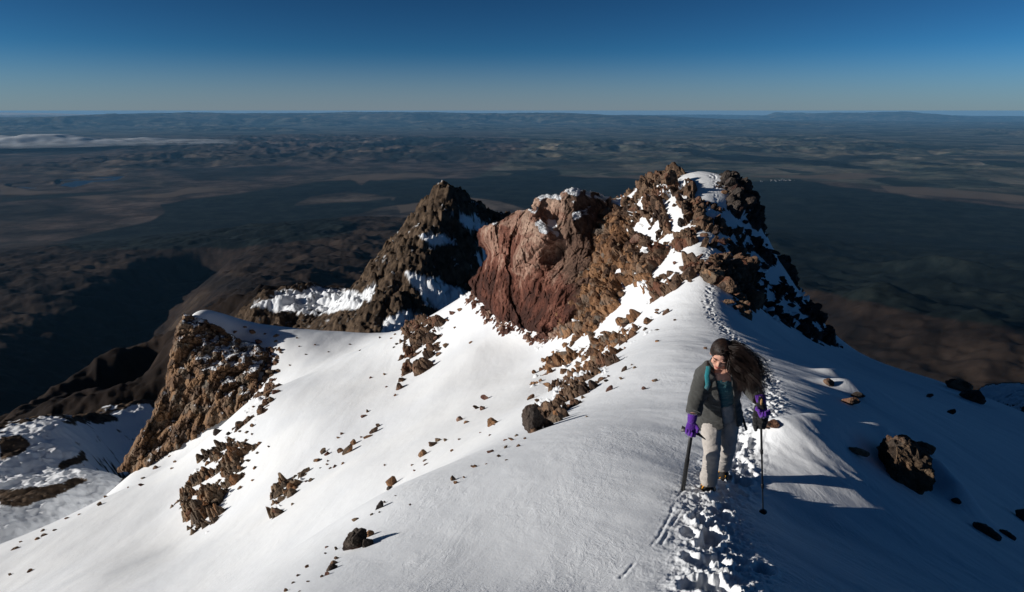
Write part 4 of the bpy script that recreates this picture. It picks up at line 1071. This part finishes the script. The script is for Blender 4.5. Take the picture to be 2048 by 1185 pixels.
scatter(ZONES[6]['poly'], 16, (7, 18), ['brown', 'red', 'ochre'], 'brown block in the narrow streak below the saddle', 'blocks of the streak below the saddle', 26)
# ------------------------------------------------------------------ the hiker
def cloth(name, col, wr=0.5, sc=26, rough=0.9, sheen=0.3, var=0.25, fuzz=0.0):
    t = NT(name); c = t.coord()
    n = t.noise(c, sc, 4, 0.6, 0.5); f = t.noise(c, 260, 3, 0.7)
    cc = t.mix(var, col, t.ramp(n, [(0.3, 0.55), (0.7, 1.3)]), 'MULTIPLY')
    if fuzz: cc = t.mix(fuzz, cc, t.ramp(f, [(0.35, 0.5), (0.65, 1.5)]), 'MULTIPLY')
    b = t.bump(n, wr, 0.02); b = t.bump(f, 0.3, 0.003, b)
    return t.surf(cc, rough, 0.15, b, sheen=sheen)
M['fleece'] = cloth('grey_fleece', (0.050, 0.050, 0.047), 0.25, 14, fuzz=0.25, var=0.12)
M['trousers'] = cloth('beige_trousers', (0.42, 0.385, 0.355), 0.35, 16, sheen=0.1)
M['shirt'] = cloth('teal_shirt', (0.035, 0.125, 0.145), 0.4, 24)
M['glove'] = cloth('purple_fleece', (0.085, 0.018, 0.24), 0.4, 60, fuzz=0.3)
M['black'] = cloth('black_fabric', (0.010, 0.010, 0.011), 0.4, 40)
M['boot'] = cloth('boot_leather', (0.020, 0.018, 0.017), 0.3, 60, rough=0.6, sheen=0.0)
M['teal'] = cloth('teal_nylon', (0.010, 0.17, 0.20), 0.2, 40, rough=0.6)
t = NT('skin'); c = t.coord(); n = t.noise(c, 30, 3); M['skin'] = t.surf(t.ramp(n, [(0.35, (0.52, 0.26, 0.185)), (0.65, (0.60, 0.34, 0.25))]), 0.5, 0.35); t.b.inputs['Subsurface Weight'].default_value = 0.05
t = NT('lips'); M['lips'] = t.surf((0.38, 0.10, 0.085), 0.4, 0.4)
t = NT('hair'); c = t.coord(); n = t.noise(c, 45, 3); M['hair'] = t.surf(t.ramp(n, [(0.3, (0.008, 0.005, 0.004)), (0.7, (0.030, 0.015, 0.010))]), 0.48, 0.35)
t = NT('dark_metal'); M['dmetal'] = t.surf((0.015, 0.015, 0.016), 0.45, 0.5, metal=0.3)
t = NT('steel'); M['steel'] = t.surf((0.25, 0.25, 0.26), 0.35, 0.5, metal=1.0)
t = NT('yellow_strap'); M['yellow'] = t.surf((0.55, 0.24, 0.02), 0.5, 0.4)
t = NT('cork'); M['cork'] = t.surf((0.35, 0.20, 0.09), 0.8, 0.2)

def tube_into(bm, pts, radii, seg=12, flat=None, cap=True):
    """sweep a round (or flattened) section along points"""
    pts = [Vector(p) for p in pts]; n = len(pts); rings = []
    ref = None
    for i, p in enumerate(pts):
        d = (pts[min(i + 1, n - 1)] - pts[max(i - 1, 0)]).normalized()
        if ref is None:
            ref = d.orthogonal().normalized() if flat is None else (Vector(flat) - d * d.dot(Vector(flat))).normalized()
        a = (ref - d * d.dot(ref)).normalized(); ref = a; b = d.cross(a)
        r = radii[i] if isinstance(radii[i], tuple) else (radii[i], radii[i])
        rings.append([bm.verts.new(p + a * math.cos(t) * r[0] + b * math.sin(t) * r[1]) for t in [2 * math.pi * k / seg for k in range(seg)]])
    for A, B in zip(rings[:-1], rings[1:]):
        for k in range(seg): bm.faces.new((A[k], A[(k + 1) % seg], B[(k + 1) % seg], B[k]))
    if cap:
        bm.faces.new(rings[0][::-1]); bm.faces.new(rings[-1])

def ball_into(bm, c, r, mat3=None, seg=14):
    m = Matrix.Translation(Vector(c)) @ (mat3.to_4x4() if mat3 else Matrix()) @ Matrix.Diagonal((*(r if isinstance(r, tuple) else (r, r, r)), 1))
    bmesh.ops.create_uvsphere(bm, u_segments=seg, v_segments=seg - 4, radius=1.0, matrix=m)

def finish(name, bm, mat, parent, smooth=True, world=True):
    bmesh.ops.recalc_face_normals(bm, faces=bm.faces)
    me = bpy.data.meshes.new(name); bm.to_mesh(me); bm.free()
    if parent is not None and world:
        off = Vector(parent.location) if parent.parent is None else Vector(parent.parent.location) 
        me.transform(Matrix.Translation(-off))
    me.polygons.foreach_set('use_smooth', np.full(len(me.polygons), smooth, bool))
    me.materials.append(mat)
    return link(bpy.data.objects.new(name, me), parent)

def fuse(name, bm, mat, parent, voxel=0.01, smooth=4, noise=(0, 1), cut=None, solid=0.0):
    """melt overlapping pieces into one continuous skin"""
    bmesh.ops.recalc_face_normals(bm, faces=bm.faces)
    me = bpy.data.meshes.new(name + '_raw'); bm.to_mesh(me); bm.free()
    ob = bpy.data.objects.new(name + '_raw', me); COL.objects.link(ob)
    md = ob.modifiers.new('r', 'REMESH'); md.mode = 'VOXEL'; md.voxel_size = voxel; md.use_smooth_shade = True
    if smooth:
        sm = ob.modifiers.new('s', 'SMOOTH'); sm.factor = 0.5; sm.iterations = smooth
    dg = bpy.context.evaluated_depsgraph_get()
    ev = bpy.data.meshes.new_from_object(ob.evaluated_get(dg)); bpy.data.objects.remove(ob); bpy.data.meshes.remove(me)
    if noise[0]:
        n = len(ev.vertices); co = np.empty(n * 3); ev.vertices.foreach_get('co', co); co = co.reshape(-1, 3)
        nm = np.empty(n * 3); ev.vertex_normals.foreach_get('vector', nm); nm = nm.reshape(-1, 3)
        s = noise[1]; h = fbm3(co[:, 0] / s, co[:, 1] / s, co[:, 2] / (s * 0.55), 3, 7)
        co += nm * ((1 - np.abs(h) * 1.6) * noise[0])[:, None]
        ev.vertices.foreach_set('co', co.ravel())
    if cut is not None:
        b2 = bmesh.new(); b2.from_mesh(ev)
        if cut is not None:
            kill = [f for f in b2.faces if cut(f.calc_center_median(), f.normal)]
            bmesh.ops.delete(b2, geom=kill, context='FACES')
        # drop stray crumbs left by the cut
        seen = set(); islands = []
        for f0 in b2.faces:
            if f0 in seen: continue
            st = [f0]; seen.add(f0); isl = []
            while st:
                q = st.pop(); isl.append(q)
                for e in q.edges:
                    for g in e.link_faces:
                        if g not in seen: seen.add(g); st.append(g)
            islands.append(isl)
        big_ = max(len(i) for i in islands)
        kill = [f for i in islands if len(i) < 0.08 * big_ for f in i]
        bmesh.ops.delete(b2, geom=kill, context='FACES')
        for _ in range(8):      # ease the cut edge
            mv = {}
            for v in b2.verts:
                nb = [e.other_vert(v).co for e in v.link_edges if e.is_boundary]
                if len(nb) == 2: mv[v] = v.co * 0.5 + (nb[0] + nb[1]) * 0.25
            for v, c_ in mv.items(): v.co = c_
        b2.to_mesh(ev); b2.free()
        if solid:
            ob = bpy.data.objects.new('tmp', ev); COL.objects.link(ob)
            md = ob.modifiers.new('s', 'SOLIDIFY'); md.thickness = solid; md.offset = -1; md.use_even_offset = False
            dg = bpy.context.evaluated_depsgraph_get(); ev2 = bpy.data.meshes.new_from_object(ob.evaluated_get(dg)); bpy.data.objects.remove(ob); ev = ev2
    ev.name = name
    off = Vector((0, 0, 0))
    if parent is not None:
        off = Vector(parent.location) if parent.parent is None else Vector(parent.parent.location)
    ev.transform(Matrix.Translation(-off))
    ev.polygons.foreach_set('use_smooth', np.full(len(ev.polygons), True, bool))
    ev.materials.clear(); ev.materials.append(mat)
    return link(bpy.data.objects.new(name, ev), parent)

def thing(name, label, cat, loc, group=None):
    o = bpy.data.objects.new(name, None); COL.objects.link(o); o.location = loc; o.empty_display_size = 0.1
    return tag(o, label, cat, group)

def stand(px, py, dy=0.0):
    p = hit(px, py); x, y = p[0] + dy * 0.27, p[1] + dy
    return Vector((x, y, float(z_base(np.array([x]), np.array([y]))[0]) - 0.03))
FOOT = stand(1412, 984); FOOT2 = stand(1447, 957)
P_ = PY
J = dict(
 pelvis=P_(1440, 826, 5.50), waist=P_(1439, 800, 5.46), chest=P_(1441, 768, 5.37), neck=P_(1441, 736, 5.27),
 rsh=P_(1408, 750, 5.33), lsh=P_(1479, 744, 5.33), relb=P_(1394, 797, 5.33), rwri=P_(1386, 832, 5.22), lelb=P_(1504, 780, 5.30), lwri=P_(1519, 800, 5.13),
 rhip=P_(1421, 834, 5.49), rknee=P_(1424, 905, 5.36), lhip=P_(1457, 834, 5.52), lknee=P_(1456, 893, 5.50))
J['rank'] = Vector((P_(1417, 962, FOOT.y + 0.03)[0], FOOT.y + 0.03, FOOT.z + 0.14)); J['lank'] = FOOT2 + Vector((0.0, 0.05, 0.17))
HEAD = P_(1441, 710, 5.17)
hiker = thing('person', 'hiker in grey fleece and beige trousers climbing the snow with windblown dark hair', 'person', (FOOT + FOOT2) / 2)
# head frame: she looks down at the snow, chin towards her right
hf = Vector((-0.34, -0.72, -0.62)).normalized(); hu = Vector((-0.04, -0.55, 0.82)); hu = (hu - hf * hu.dot(hf)).normalized(); hr = hf.cross(hu)   # hr: her right
HM = Matrix((hr, hf, hu)).transposed()
def hp(a, b, c): return HEAD + hr * a + hf * b + hu * c
# --- body: one continuous skin
bm = bmesh.new()
ball_into(bm, hp(0, -0.010, 0.020), (0.073, 0.090, 0.098), HM); ball_into(bm, hp(0, 0.032, -0.048), (0.052, 0.056, 0.066), HM)
ball_into(bm, hp(0, 0.070, -0.088), (0.026, 0.022, 0.020), HM); tube_into(bm, [hp(0, 0.078, 0.022), hp(0, 0.100, -0.020)], [0.009, 0.014], 8)
ball_into(bm, hp(0, 0.098, -0.022), 0.012, HM, 10)
for s in (-1, 1):
    ball_into(bm, hp(s * 0.036, 0.056, -0.025), (0.026, 0.022, 0.026), HM); ball_into(bm, hp(s * 0.034, 0.072, 0.026), (0.028, 0.014, 0.010), HM)
    ball_into(bm, hp(s * 0.074, -0.008, -0.008), (0.010, 0.020, 0.032), HM)
ball_into(bm, hp(0, 0.084, -0.058), (0.023, 0.012, 0.010), HM)
tube_into(bm, [hp(0, -0.03, -0.05), J['neck'] + Vector((0, 0.03, 0.01)), J['chest']], [0.050, 0.055, 0.07], 14)
tube_into(bm, [J['rsh'], J['relb'], J['rwri'], J['rwri'] + (J['rwri'] - J['relb']).normalized() * 0.05], [0.052, 0.040, 0.028, 0.027], 12)
tube_into(bm, [J['lsh'], J['lelb'], J['lwri'], J['lwri'] + (J['lwri'] - J['lelb']).normalized() * 0.05], [0.052, 0.040, 0.028, 0.027], 12)
tube_into(bm, [J['neck'], J['chest'], J['waist'], J['pelvis']], [(0.10, 0.06), (0.145, 0.095), (0.125, 0.09), (0.15, 0.10)], 18, flat=(1, 0, 0))
tube_into(bm, [J['rsh'], J['lsh']], [0.055, 0.055], 12)
for a in 'rl':
    tube_into(bm, [J[a + 'hip'], J[a + 'knee'], J[a + 'ank']], [0.080, 0.055, 0.040], 12)
body = fuse('body', bm, M['skin'], hiker, 0.0065, 3)
bm = bmesh.new(); tube_into(bm, [hp(s * 0.024, 0.0945 - abs(s) * 0.012, -0.056 + 0.004 * abs(s)) for s in (-1, -0.5, 0, 0.5, 1)], [0.003, 0.006, 0.007, 0.006, 0.003], 8); finish('lips', bm, M['lips'], body)
for s in (-1, 1):
    bm = bmesh.new(); tube_into(bm, [hp(s * (0.016 + 0.036 * k), 0.085 - 0.022 * k * k, 0.034 + 0.008 * math.sin(k * 3)) for k in (0, 0.33, 0.66, 1)], [0.0015, 0.003, 0.0028, 0.001], 6); finish('eyebrow', bm, M['hair'], body)
    bm = bmesh.new(); tube_into(bm, [hp(s * (0.020 + 0.028 * k), 0.079 - 0.012 * k * k, 0.004 - 0.006 * math.sin(k * 3.1)) for k in (0, 0.33, 0.66, 1)], [0.001, 0.002, 0.002, 0.001], 6); finish('eyelash', bm, M['hair'], body)
# --- hair blown to her left
rg = random.Random(3)
bm = bmesh.new()
ball_into(bm, hp(0, -0.026, 0.032), (0.086, 0.096, 0.100), HM, 18)
hs = Vector((0.66, -0.08, -0.75)).normalized(); h0 = hp(-0.06, -0.02, 0.02)
tube_into(bm, [hp(0.0, -0.03, 0.05), h0, h0 + hs * 0.11 + Vector((0.02, 0, 0.03)), h0 + hs * 0.22 + Vector((0.02, 0, 0.03)), h0 + hs * 0.31], [(0.080, 0.07), (0.080, 0.065), (0.088, 0.055), (0.075, 0.045), (0.03, 0.02)], 16, flat=(0, 0, 1))
hair = fuse('hair', bm, M['hair'], body, 0.008, 3, (0.003, 0.03), cut=lambda c, n: (c - HEAD).dot(hf) > 0.052 and (c - HEAD).dot(hr) > -0.055 and (c - HEAD).dot(hu) < 0.074 + 0.010 * math.sin((c - HEAD).dot(hr) * 90))
def strands(clumps, per, bm):
    side0 = Vector((0.66, -0.10, -0.72)).normalized()
    for k in range(clumps):
        while True:
            a = rg.uniform(0, 6.28); b = rg.uniform(-0.2, 1.45)
            d = Vector((math.cos(a) * math.cos(b), math.sin(a) * math.cos(b) - 0.25, math.sin(b))).normalized()
            if not (d.y > 0.62 and d.z < 0.55): break
        L = rg.uniform(0.17, 0.38); ph = rg.uniform(0, 6.28); am = rg.uniform(0.016, 0.042); fq = rg.uniform(7, 13)
        side = (side0 + Vector((rg.gauss(0, 0.13), rg.gauss(0, 0.12), rg.gauss(0, 0.15)))).normalized()
        q0 = hp(-0.080 + rg.gauss(0, 0.012), rg.gauss(-0.015, 0.045), rg.gauss(0.015, 0.045))
        cend = q0 + side * L + Vector((rg.gauss(0, 0.02), rg.gauss(0, 0.03), -0.03 * L)); cmid = q0.lerp(cend, 0.5) + Vector((0.015, 0, 0.05)) + Vector((rg.gauss(0, 0.02), rg.gauss(0, 0.02), rg.gauss(0, 0.03)))
        for s_ in range(per):
            j3 = Vector((rg.gauss(0, 1), rg.gauss(0, 1), rg.gauss(0, 1)))
            dd = (d + j3 * 0.14).normalized(); p0 = hp(dd.x * 0.084, dd.y * 0.094 - 0.026, dd.z * 0.096 + 0.032)
            p1 = q0 + j3 * 0.012; mid = cmid + j3 * 0.013; end = cend + j3 * 0.016; pts = []
            m = p0.lerp(p1, 0.5); m = HEAD + (m - HEAD).normalized() * 0.100
            for q in range(13):
                s = q / 12
                if s < 0.28:
                    u = s / 0.28; pts.append(p0 * (1 - u) ** 2 + m * 2 * u * (1 - u) + p1 * u * u)
                else:
                    u = (s - 0.28) / 0.72; w_ = am * u
                    pts.append(p1 * (1 - u) ** 2 + mid * 2 * u * (1 - u) + end * u * u + Vector((math.sin(u * fq + ph) * 0.6, math.sin(u * fq * 0.8 + ph * 2), math.cos(u * fq + ph))) * w_)
            r0 = rg.uniform(0.0007, 0.0019)
            tube_into(bm, pts, [r0 * (1 - 0.85 * max(0, (q - 5) / 7)) for q in range(13)], 4, cap=True)
bm = bmesh.new(); strands(170, 24, bm); 
for k in range(420):
    a = rg.uniform(-1.9, 1.9); p0 = hp(math.sin(a) * 0.075, 0.058 + 0.012 * math.cos(a) - 0.05 * abs(math.sin(a)), 0.076 + 0.012 * math.cos(a) - 0.085 * abs(math.sin(a)) ** 2 + abs(rg.gauss(0, 0.016)))
    p1 = hp(-0.086 + rg.gauss(0, 0.008), rg.gauss(-0.03, 0.03), rg.gauss(0.02, 0.04)); pts = []
    mm = hp(rg.gauss(0, 0.02), rg.gauss(-0.005, 0.03), 0.135)
    for q in range(9):
        u = q / 8; pt = p0 * (1 - u) ** 2 + mm * 2 * u * (1 - u) + p1 * u * u
        dv = (pt - hp(0, -0.026, 0.032)); e_ = math.sqrt((dv.dot(hr) / 0.089) ** 2 + (dv.dot(hf) / 0.099) ** 2 + (dv.dot(hu) / 0.103) ** 2)
        if e_ < 1.0: pt = hp(0, -0.026, 0.032) + dv / e_
        pts.append(pt)
    tube_into(bm, pts, [0.0022] * 9, 4)
finish('loose_hair', bm, M['hair'], hair, world=False).data.transform(Matrix.Translation(-Vector(hiker.location)))
# --- clothes
bm = bmesh.new()
tube_into(bm, [J['neck'] + Vector((0, 0.02, 0.0)), J['chest'], J['waist'], J['pelvis'] + Vector((0, 0, -0.02))], [(0.085, 0.065), (0.155, 0.108), (0.142, 0.102), (0.155, 0.108)], 20, flat=(1, 0, 0))
shirt = fuse('shirt', bm, M['shirt'], hiker, 0.009, 3, (0.005, 0.06))
OPEN = [(1434, 715), (1462, 712), (1459, 740), (1466, 775), (1470, 810), (1474, 850), (1482, 880), (1452, 880), (1446, 840), (1440, 800), (1432, 762), (1427, 735)]
def jcut(c, n):
    px, py, dp = proj(np.array([c.x]), np.array([c.y]), np.array([c.z]))
    facing = n.dot(-c.normalized()) > -0.25
    if facing and poly_sd(px, py, OPEN)[0] > 0: return True
    hem = J['pelvis'].z - 0.085 - 0.05 * max(0, (J['pelvis'].x - c.x) / 0.16)
    if c.z < hem: return True
    if (c - J['neck']).dot(Vector((0, -0.2, 1))) > 0.045: return True
    w = J['rwri']; 
    if (c - w).dot((w - J['relb']).normalized()) > -0.025 and (c - w).length < 0.12: return True
    w = J['lwri']
    if (c - w).dot((w - J['lelb']).normalized()) > -0.005 and (c - w).length < 0.12: return True
    return False
bm = bmesh.new()
tube_into(bm, [J['neck'] + Vector((0, 0.03, 0.09)), J['neck'] + Vector((0, 0.025, 0.03)), J['chest'], J['waist'], J['pelvis'], J['pelvis'] + Vector((0, 0.01, -0.16))],
          [(0.070, 0.065), (0.085, 0.078), (0.178, 0.132), (0.172, 0.128), (0.192, 0.145), (0.205, 0.155)], 24, flat=(1, 0, 0))
tube_into(bm, [J['neck'] + Vector((-0.05, 0.02, -0.01)), J['rsh'] + Vector((0, 0, -0.005)), J['relb'], J['rwri'], J['rwri'] + (J['rwri'] - J['relb']) * 0.25], [0.085, 0.082, 0.070, 0.062, 0.058], 16)
tube_into(bm, [J['neck'] + Vector((0.05, 0.02, -0.01)), J['lsh'] + Vector((0, 0, -0.005)), J['lelb'], J['lwri'], J['lwri'] + (J['lwri'] - J['lelb']) * 0.3], [0.085, 0.082, 0.068, 0.055, 0.05], 16)
jacket = fuse('jacket', bm, M['fleece'], hiker, 0.0085, 5, (0.006, 0.09), cut=jcut, solid=0.010)
bm = bmesh.new()
d = (J['rwri'] - J['relb']).normalized(); q = J['rwri'] - d * 0.035
tube_into(bm, [q - d * 0.03, q - d * 0.015, q + d * 0.012, q + d * 0.02], [0.052, 0.060, 0.057, 0.046], 16, cap=True); finish('cuff', bm, M['fleece'], jacket)
bm = bmesh.new()
for a, w in (('r', 1.0), ('l', 1.0)):
    h, k, n = J[a + 'hip'], J[a + 'knee'], J[a + 'ank']
    tube_into(bm, [h + Vector((0, 0, 0.10)), h, h.lerp(k, 0.55), k, k.lerp(n, 0.55), n.lerp(k, 0.10), n + Vector((0, 0, -0.035))], [(0.092, 0.10), (0.094, 0.10), 0.082, 0.069, 0.068, 0.078, 0.072], 18)
tube_into(bm, [J['waist'], J['pelvis'], J['pelvis'] + Vector((0, 0, -0.05))], [(0.145, 0.105), (0.165, 0.12), (0.14, 0.11)], 18, flat=(1, 0, 0))
fuse('trousers', bm, M['trousers'], hiker, 0.0085, 3, (0.006, 0.10))
# --- boots with crampons
for A, toe_px, G in ((J['rank'], (1407, 990), FOOT), (J['lank'], (1441, 957), FOOT2)):
    toe = Vector((A.x - 0.03, 0, 0)); heel = Vector((A.x + 0.01, A.y + 0.06, G.z + 0.05)); toe = Vector((toe.x, A.y - 0.19, G.z + 0.045 - 0.02))
    bm = bmesh.new()
    tube_into(bm, [A + Vector((0, 0, 0.03)), A + Vector((0, 0.01, -0.03)), heel], [0.058, 0.056, 0.048], 14)
    tube_into(bm, [heel, heel.lerp(toe, 0.45) + Vector((0, 0, 0.012)), heel.lerp(toe, 0.8), toe], [(0.044, 0.052), (0.046, 0.056), (0.050, 0.042), (0.040, 0.030)], 14, flat=(0, 0, 1))
    tube_into(bm, [A + Vector((0, 0, -0.02)), heel.lerp(toe, 0.5) + Vector((0, 0, 0.02))], [0.055, 0.046], 12)
    boot = fuse('boot', bm, M['boot'], hiker, 0.006, 3)
    sole = bmesh.new(); dr = (toe - heel).normalized(); sd_ = dr.cross(Vector((0, 0, 1))).normalized()
    for s in (-1, 1):
        tube_into(sole, [heel + sd_ * 0.042 * s + Vector((0, 0, -0.045)), heel.lerp(toe, 0.6) + sd_ * 0.055 * s + Vector((0, 0, -0.035)), toe + sd_ * 0.03 * s + dr * 0.03 + Vector((0, 0, -0.03))], [0.007, 0.007, 0.006], 6)
        for k in (0.0, 0.3, 0.6, 0.95):
            c = heel.lerp(toe, k) + sd_ * (0.045 + 0.01 * math.sin(k * 3)) * s
            tube_into(sole, [c + Vector((0, 0, -0.035)), c + Vector((0, 0, -0.065)) + sd_ * 0.006 * s], [0.008, 0.002], 6)
        tube_into(sole, [toe + sd_ * 0.022 * s + Vector((0, 0, -0.02)), toe + dr * 0.075 + sd_ * 0.028 * s + Vector((0, 0, -0.035))], [0.009, 0.003], 6)
    cr = finish('crampon', sole, M['steel'], boot, world=False); cr.data.transform(Matrix.Translation(-Vector(hiker.location)))
    st = bmesh.new()
    for k, hh, rr in ((0.18, 0.040, 0.060), (0.62, 0.012, 0.055), (0.40, 0.035, 0.060)):
        c = heel.lerp(toe, k) + Vector((0, 0, hh - 0.02)); pts = []
        for q in range(13):
            an = math.pi * (q / 12) ; pts.append(c + sd_ * math.cos(an) * rr + Vector((0, 0, 1)) * math.sin(an) * (rr * 0.95 + (0.02 if k == 0.40 else 0)) + dr * 0.02 * math.sin(an))
        tube_into(st, pts, [(0.011, 0.004)] * 13, 6, flat=dr)
    tube_into(st, [heel.lerp(toe, 0.25) + sd_ * 0.055 + Vector((0, 0, 0.05)), heel.lerp(toe, 0.65) - sd_ * 0.02 + Vector((0, 0, 0.05)), toe + sd_ * 0.03 + Vector((0, 0, 0.03))], [0.007] * 3, 6)
    sp = finish('crampon_strap', st, M['yellow'], boot, world=False); sp.data.transform(Matrix.Translation(-Vector(hiker.location)))
# --- gloved hands closed on what they hold
def hand(wrist, palm_dir, knuckle, shaft, curl_r, thumb_side, name):
    """wrist -> palm; five fingers bend round the shaft"""
    pd = Vector(palm_dir).normalized(); kd = Vector(knuckle); kd = (kd - pd * kd.dot(pd)).normalized(); bk = pd.cross(kd).normalized() * thumb_side
    bm = bmesh.new(); pc = wrist + pd * 0.055
    tube_into(bm, [wrist - pd * 0.055, wrist - pd * 0.01, wrist + pd * 0.02], [0.042, 0.038, 0.032], 14)
    tube_into(bm, [wrist + pd * 0.01, pc, wrist + pd * 0.098], [(0.034, 0.020), (0.044, 0.023), (0.042, 0.020)], 14, flat=kd)
    for i in range(4):
        o = wrist + pd * (0.093 - 0.004 * abs(i - 1.4)) + kd * (0.032 - 0.0215 * i)
        ln = (0.040, 0.045, 0.042, 0.033)[i]
        a1 = (0.55 + 0.12 * i); p1 = o + (pd * math.cos(a1) + bk * math.sin(a1)) * ln
        a2 = a1 + 1.25; p2 = p1 + (pd * math.cos(a2) + bk * math.sin(a2)) * ln * 0.75
        a3 = a2 + 0.95; p3 = p2 + (pd * math.cos(a3) + bk * math.sin(a3)) * ln * 0.6
        tube_into(bm, [o - pd * 0.015, o, p1, p2, p3], [0.0115, 0.0125, 0.0118, 0.0110, 0.0095], 10); ball_into(bm, p3, 0.0095, seg=8)
    o = wrist + pd * 0.035 + kd * 0.036; p1 = o + (kd * 0.55 + pd * 0.65 + bk * 0.45).normalized() * 0.038; p2 = p1 + (pd * 0.55 + bk * 0.75 - kd * 0.25).normalized() * 0.032
    tube_into(bm, [wrist + pd * 0.02 + kd * 0.018, o, p1, p2], [0.016, 0.0155, 0.0135, 0.0115], 10); ball_into(bm, p2, 0.0115, seg=8)
    return fuse(name, bm, M['glove'], hiker, 0.0042, 2, (0.0015, 0.02))
rd = (J['rwri'] - J['relb']).normalized(); rw = J['rwri'] + rd * 0.045
AXT = P_(1383, 864, 5.17); AXB = hit_real(1365, 979) + Vector((0, 0, -0.05))
hand(rw, (AXT - rw).lerp(Vector((-0.02, -0.02, -0.1)), 0.5) if (AXT - rw).length > 0.05 else Vector((0, -0.2, -1)), (1, -0.2, 0), None, 0.02, 1, 'glove')
lw = J['lwri'] + (J['lwri'] - J['lelb']).normalized() * 0.035
hand(lw, Vector((0.05, -0.45, -0.75)), (-1, -0.15, 0), None, 0.02, -1, 'glove')
bm = bmesh.new(); q = J['rwri'] + rd * 0.0
tube_into(bm, [q - rd * 0.009, q + rd * 0.009], [0.0335, 0.0335], 16); wt_ = finish('wristwatch', bm, M['dmetal'], hiker)
# --- backpack on her back, straps over the shoulders
bp = thing('backpack', 'teal backpack worn by the hiker, its strap over the grey fleece', 'backpack', J['chest'] + Vector((0, 0.2, 0)))
bm = bmesh.new(); c0 = J['chest'] + Vector((0, 0.20, 0.02)); c1 = J['pelvis'] + Vector((0, 0.17, 0.06))
tube_into(bm, [c0 + Vector((0, 0, 0.02)), c0.lerp(c1, 0.3), c0.lerp(c1, 0.7), c1], [(0.10, 0.06), (0.14, 0.085), (0.145, 0.09), (0.12, 0.07)], 16, flat=(1, 0, 0))
fuse('pack_bag', bm, M['teal'], bp, 0.012, 3, (0.006, 0.06))
bm = bmesh.new(); s0 = J['neck'] + Vector((-0.085, 0.10, 0.02))
tube_into(bm, [s0, P_(1417, 737, 5.225), P_(1414, 752, 5.19), P_(1416, 770, 5.22), P_(1408, 790, 5.33)], [(0.020, 0.007)] * 5, 8, flat=(1, 0, 0)); finish('shoulder_strap', bm, M['teal'], bp)
bm = bmesh.new(); tube_into(bm, [J['pelvis'] + Vector((0.16, 0.10, 0.06)), P_(1486, 838, 5.50), P_(1493, 861, 5.50)], [(0.012, 0.005)] * 3, 8, flat=(1, 0, 0)); finish('hip_strap', bm, M['black'], bp)
# --- ice axe planted by the right hand
ax = thing('ice_axe', 'black ice axe planted in the snow under the purple glove at left', 'ice axe', AXB)
bm = bmesh.new(); dv_ = (AXB - AXT).normalized(); tube_into(bm, [AXT, AXT.lerp(AXB, 0.4), AXT.lerp(AXB, 0.42), AXB], [0.0165, 0.0165, 0.020, 0.020], 14); finish('shaft', bm, M['dmetal'], ax)
bm = bmesh.new(); hx = Vector((1, -0.25, -0.25)).normalized()
tube_into(bm, [AXT - hx * 0.085, AXT - hx * 0.03, AXT, AXT + hx * 0.06, AXT + hx * 0.12 + Vector((0, 0, -0.028))], [(0.026, 0.005), (0.014, 0.006), (0.016, 0.012), (0.014, 0.006), (0.004, 0.004)], 8, flat=(0, 0.6, 0.8)); finish('axe_head', bm, M['dmetal'], ax)
# --- trekking pole in the left hand
T0 = P_(1521, 800, 5.06); T1 = hit_real(1527, 1028) + Vector((0, 0, -0.03))
tp_ = thing('trekking_pole', 'slim black trekking pole held upright by the purple glove at right', 'trekking pole', T1)
dv_ = (T1 - T0).normalized()
bm = bmesh.new(); tube_into(bm, [T0.lerp(T1, s) for s in (0.12, 0.42, 0.425, 0.72, 0.725, 0.93, 1.0)], [0.0095, 0.0095, 0.0078, 0.0078, 0.0062, 0.0058, 0.003], 10); finish('shaft', bm, M['dmetal'], tp_)
bm = bmesh.new(); tube_into(bm, [T0 - dv_ * 0.025, T0, T0.lerp(T1, 0.06), T0.lerp(T1, 0.14)], [0.014, 0.020, 0.0165, 0.014], 12); finish('grip', bm, M['black'], tp_)
bm = bmesh.new(); ball_into(bm, T0 + Vector((-0.008, -0.045, 0.0)), (0.011, 0.011, 0.028)); finish('grip_top', bm, M['cork'], tp_)
for s in (0.42, 0.72):
    bm = bmesh.new(); c = T0.lerp(T1, s); tube_into(bm, [c - dv_ * 0.025, c - dv_ * 0.02, c + dv_ * 0.02, c + dv_ * 0.025], [0.010, 0.0125, 0.0125, 0.010], 10); finish('lock_collar', bm, M['dmetal'], tp_)
bm = bmesh.new(); c = T0.lerp(T1, 0.955); tube_into(bm, [c - dv_ * 0.012, c, c + dv_ * 0.006], [0.012, 0.034, 0.030], 14); finish('basket', bm, M['black'], tp_)
# --- the black overmitt dangling below the left hand
mt = thing('mitten', 'black mitten hanging open below the purple glove at right', 'mitten', P_(1518, 840, 5.08))
bm = bmesh.new()
tube_into(bm, [P_(1521, 806, 5.07), P_(1523, 824, 5.07), P_(1524, 842, 5.08), P_(1523, 858, 5.09)], [(0.030, 0.022), (0.045, 0.030), (0.050, 0.030), (0.030, 0.02)], 14, flat=(1, 0, 0))
tube_into(bm, [P_(1515, 812, 5.07), P_(1511, 832, 5.08), P_(1511, 852, 5.09), P_(1512, 862, 5.09)], [0.022, 0.024, 0.021, 0.012], 12)
fuse('mitten_shell', bm, M['black'], mt, 0.006, 3, (0.004, 0.04))
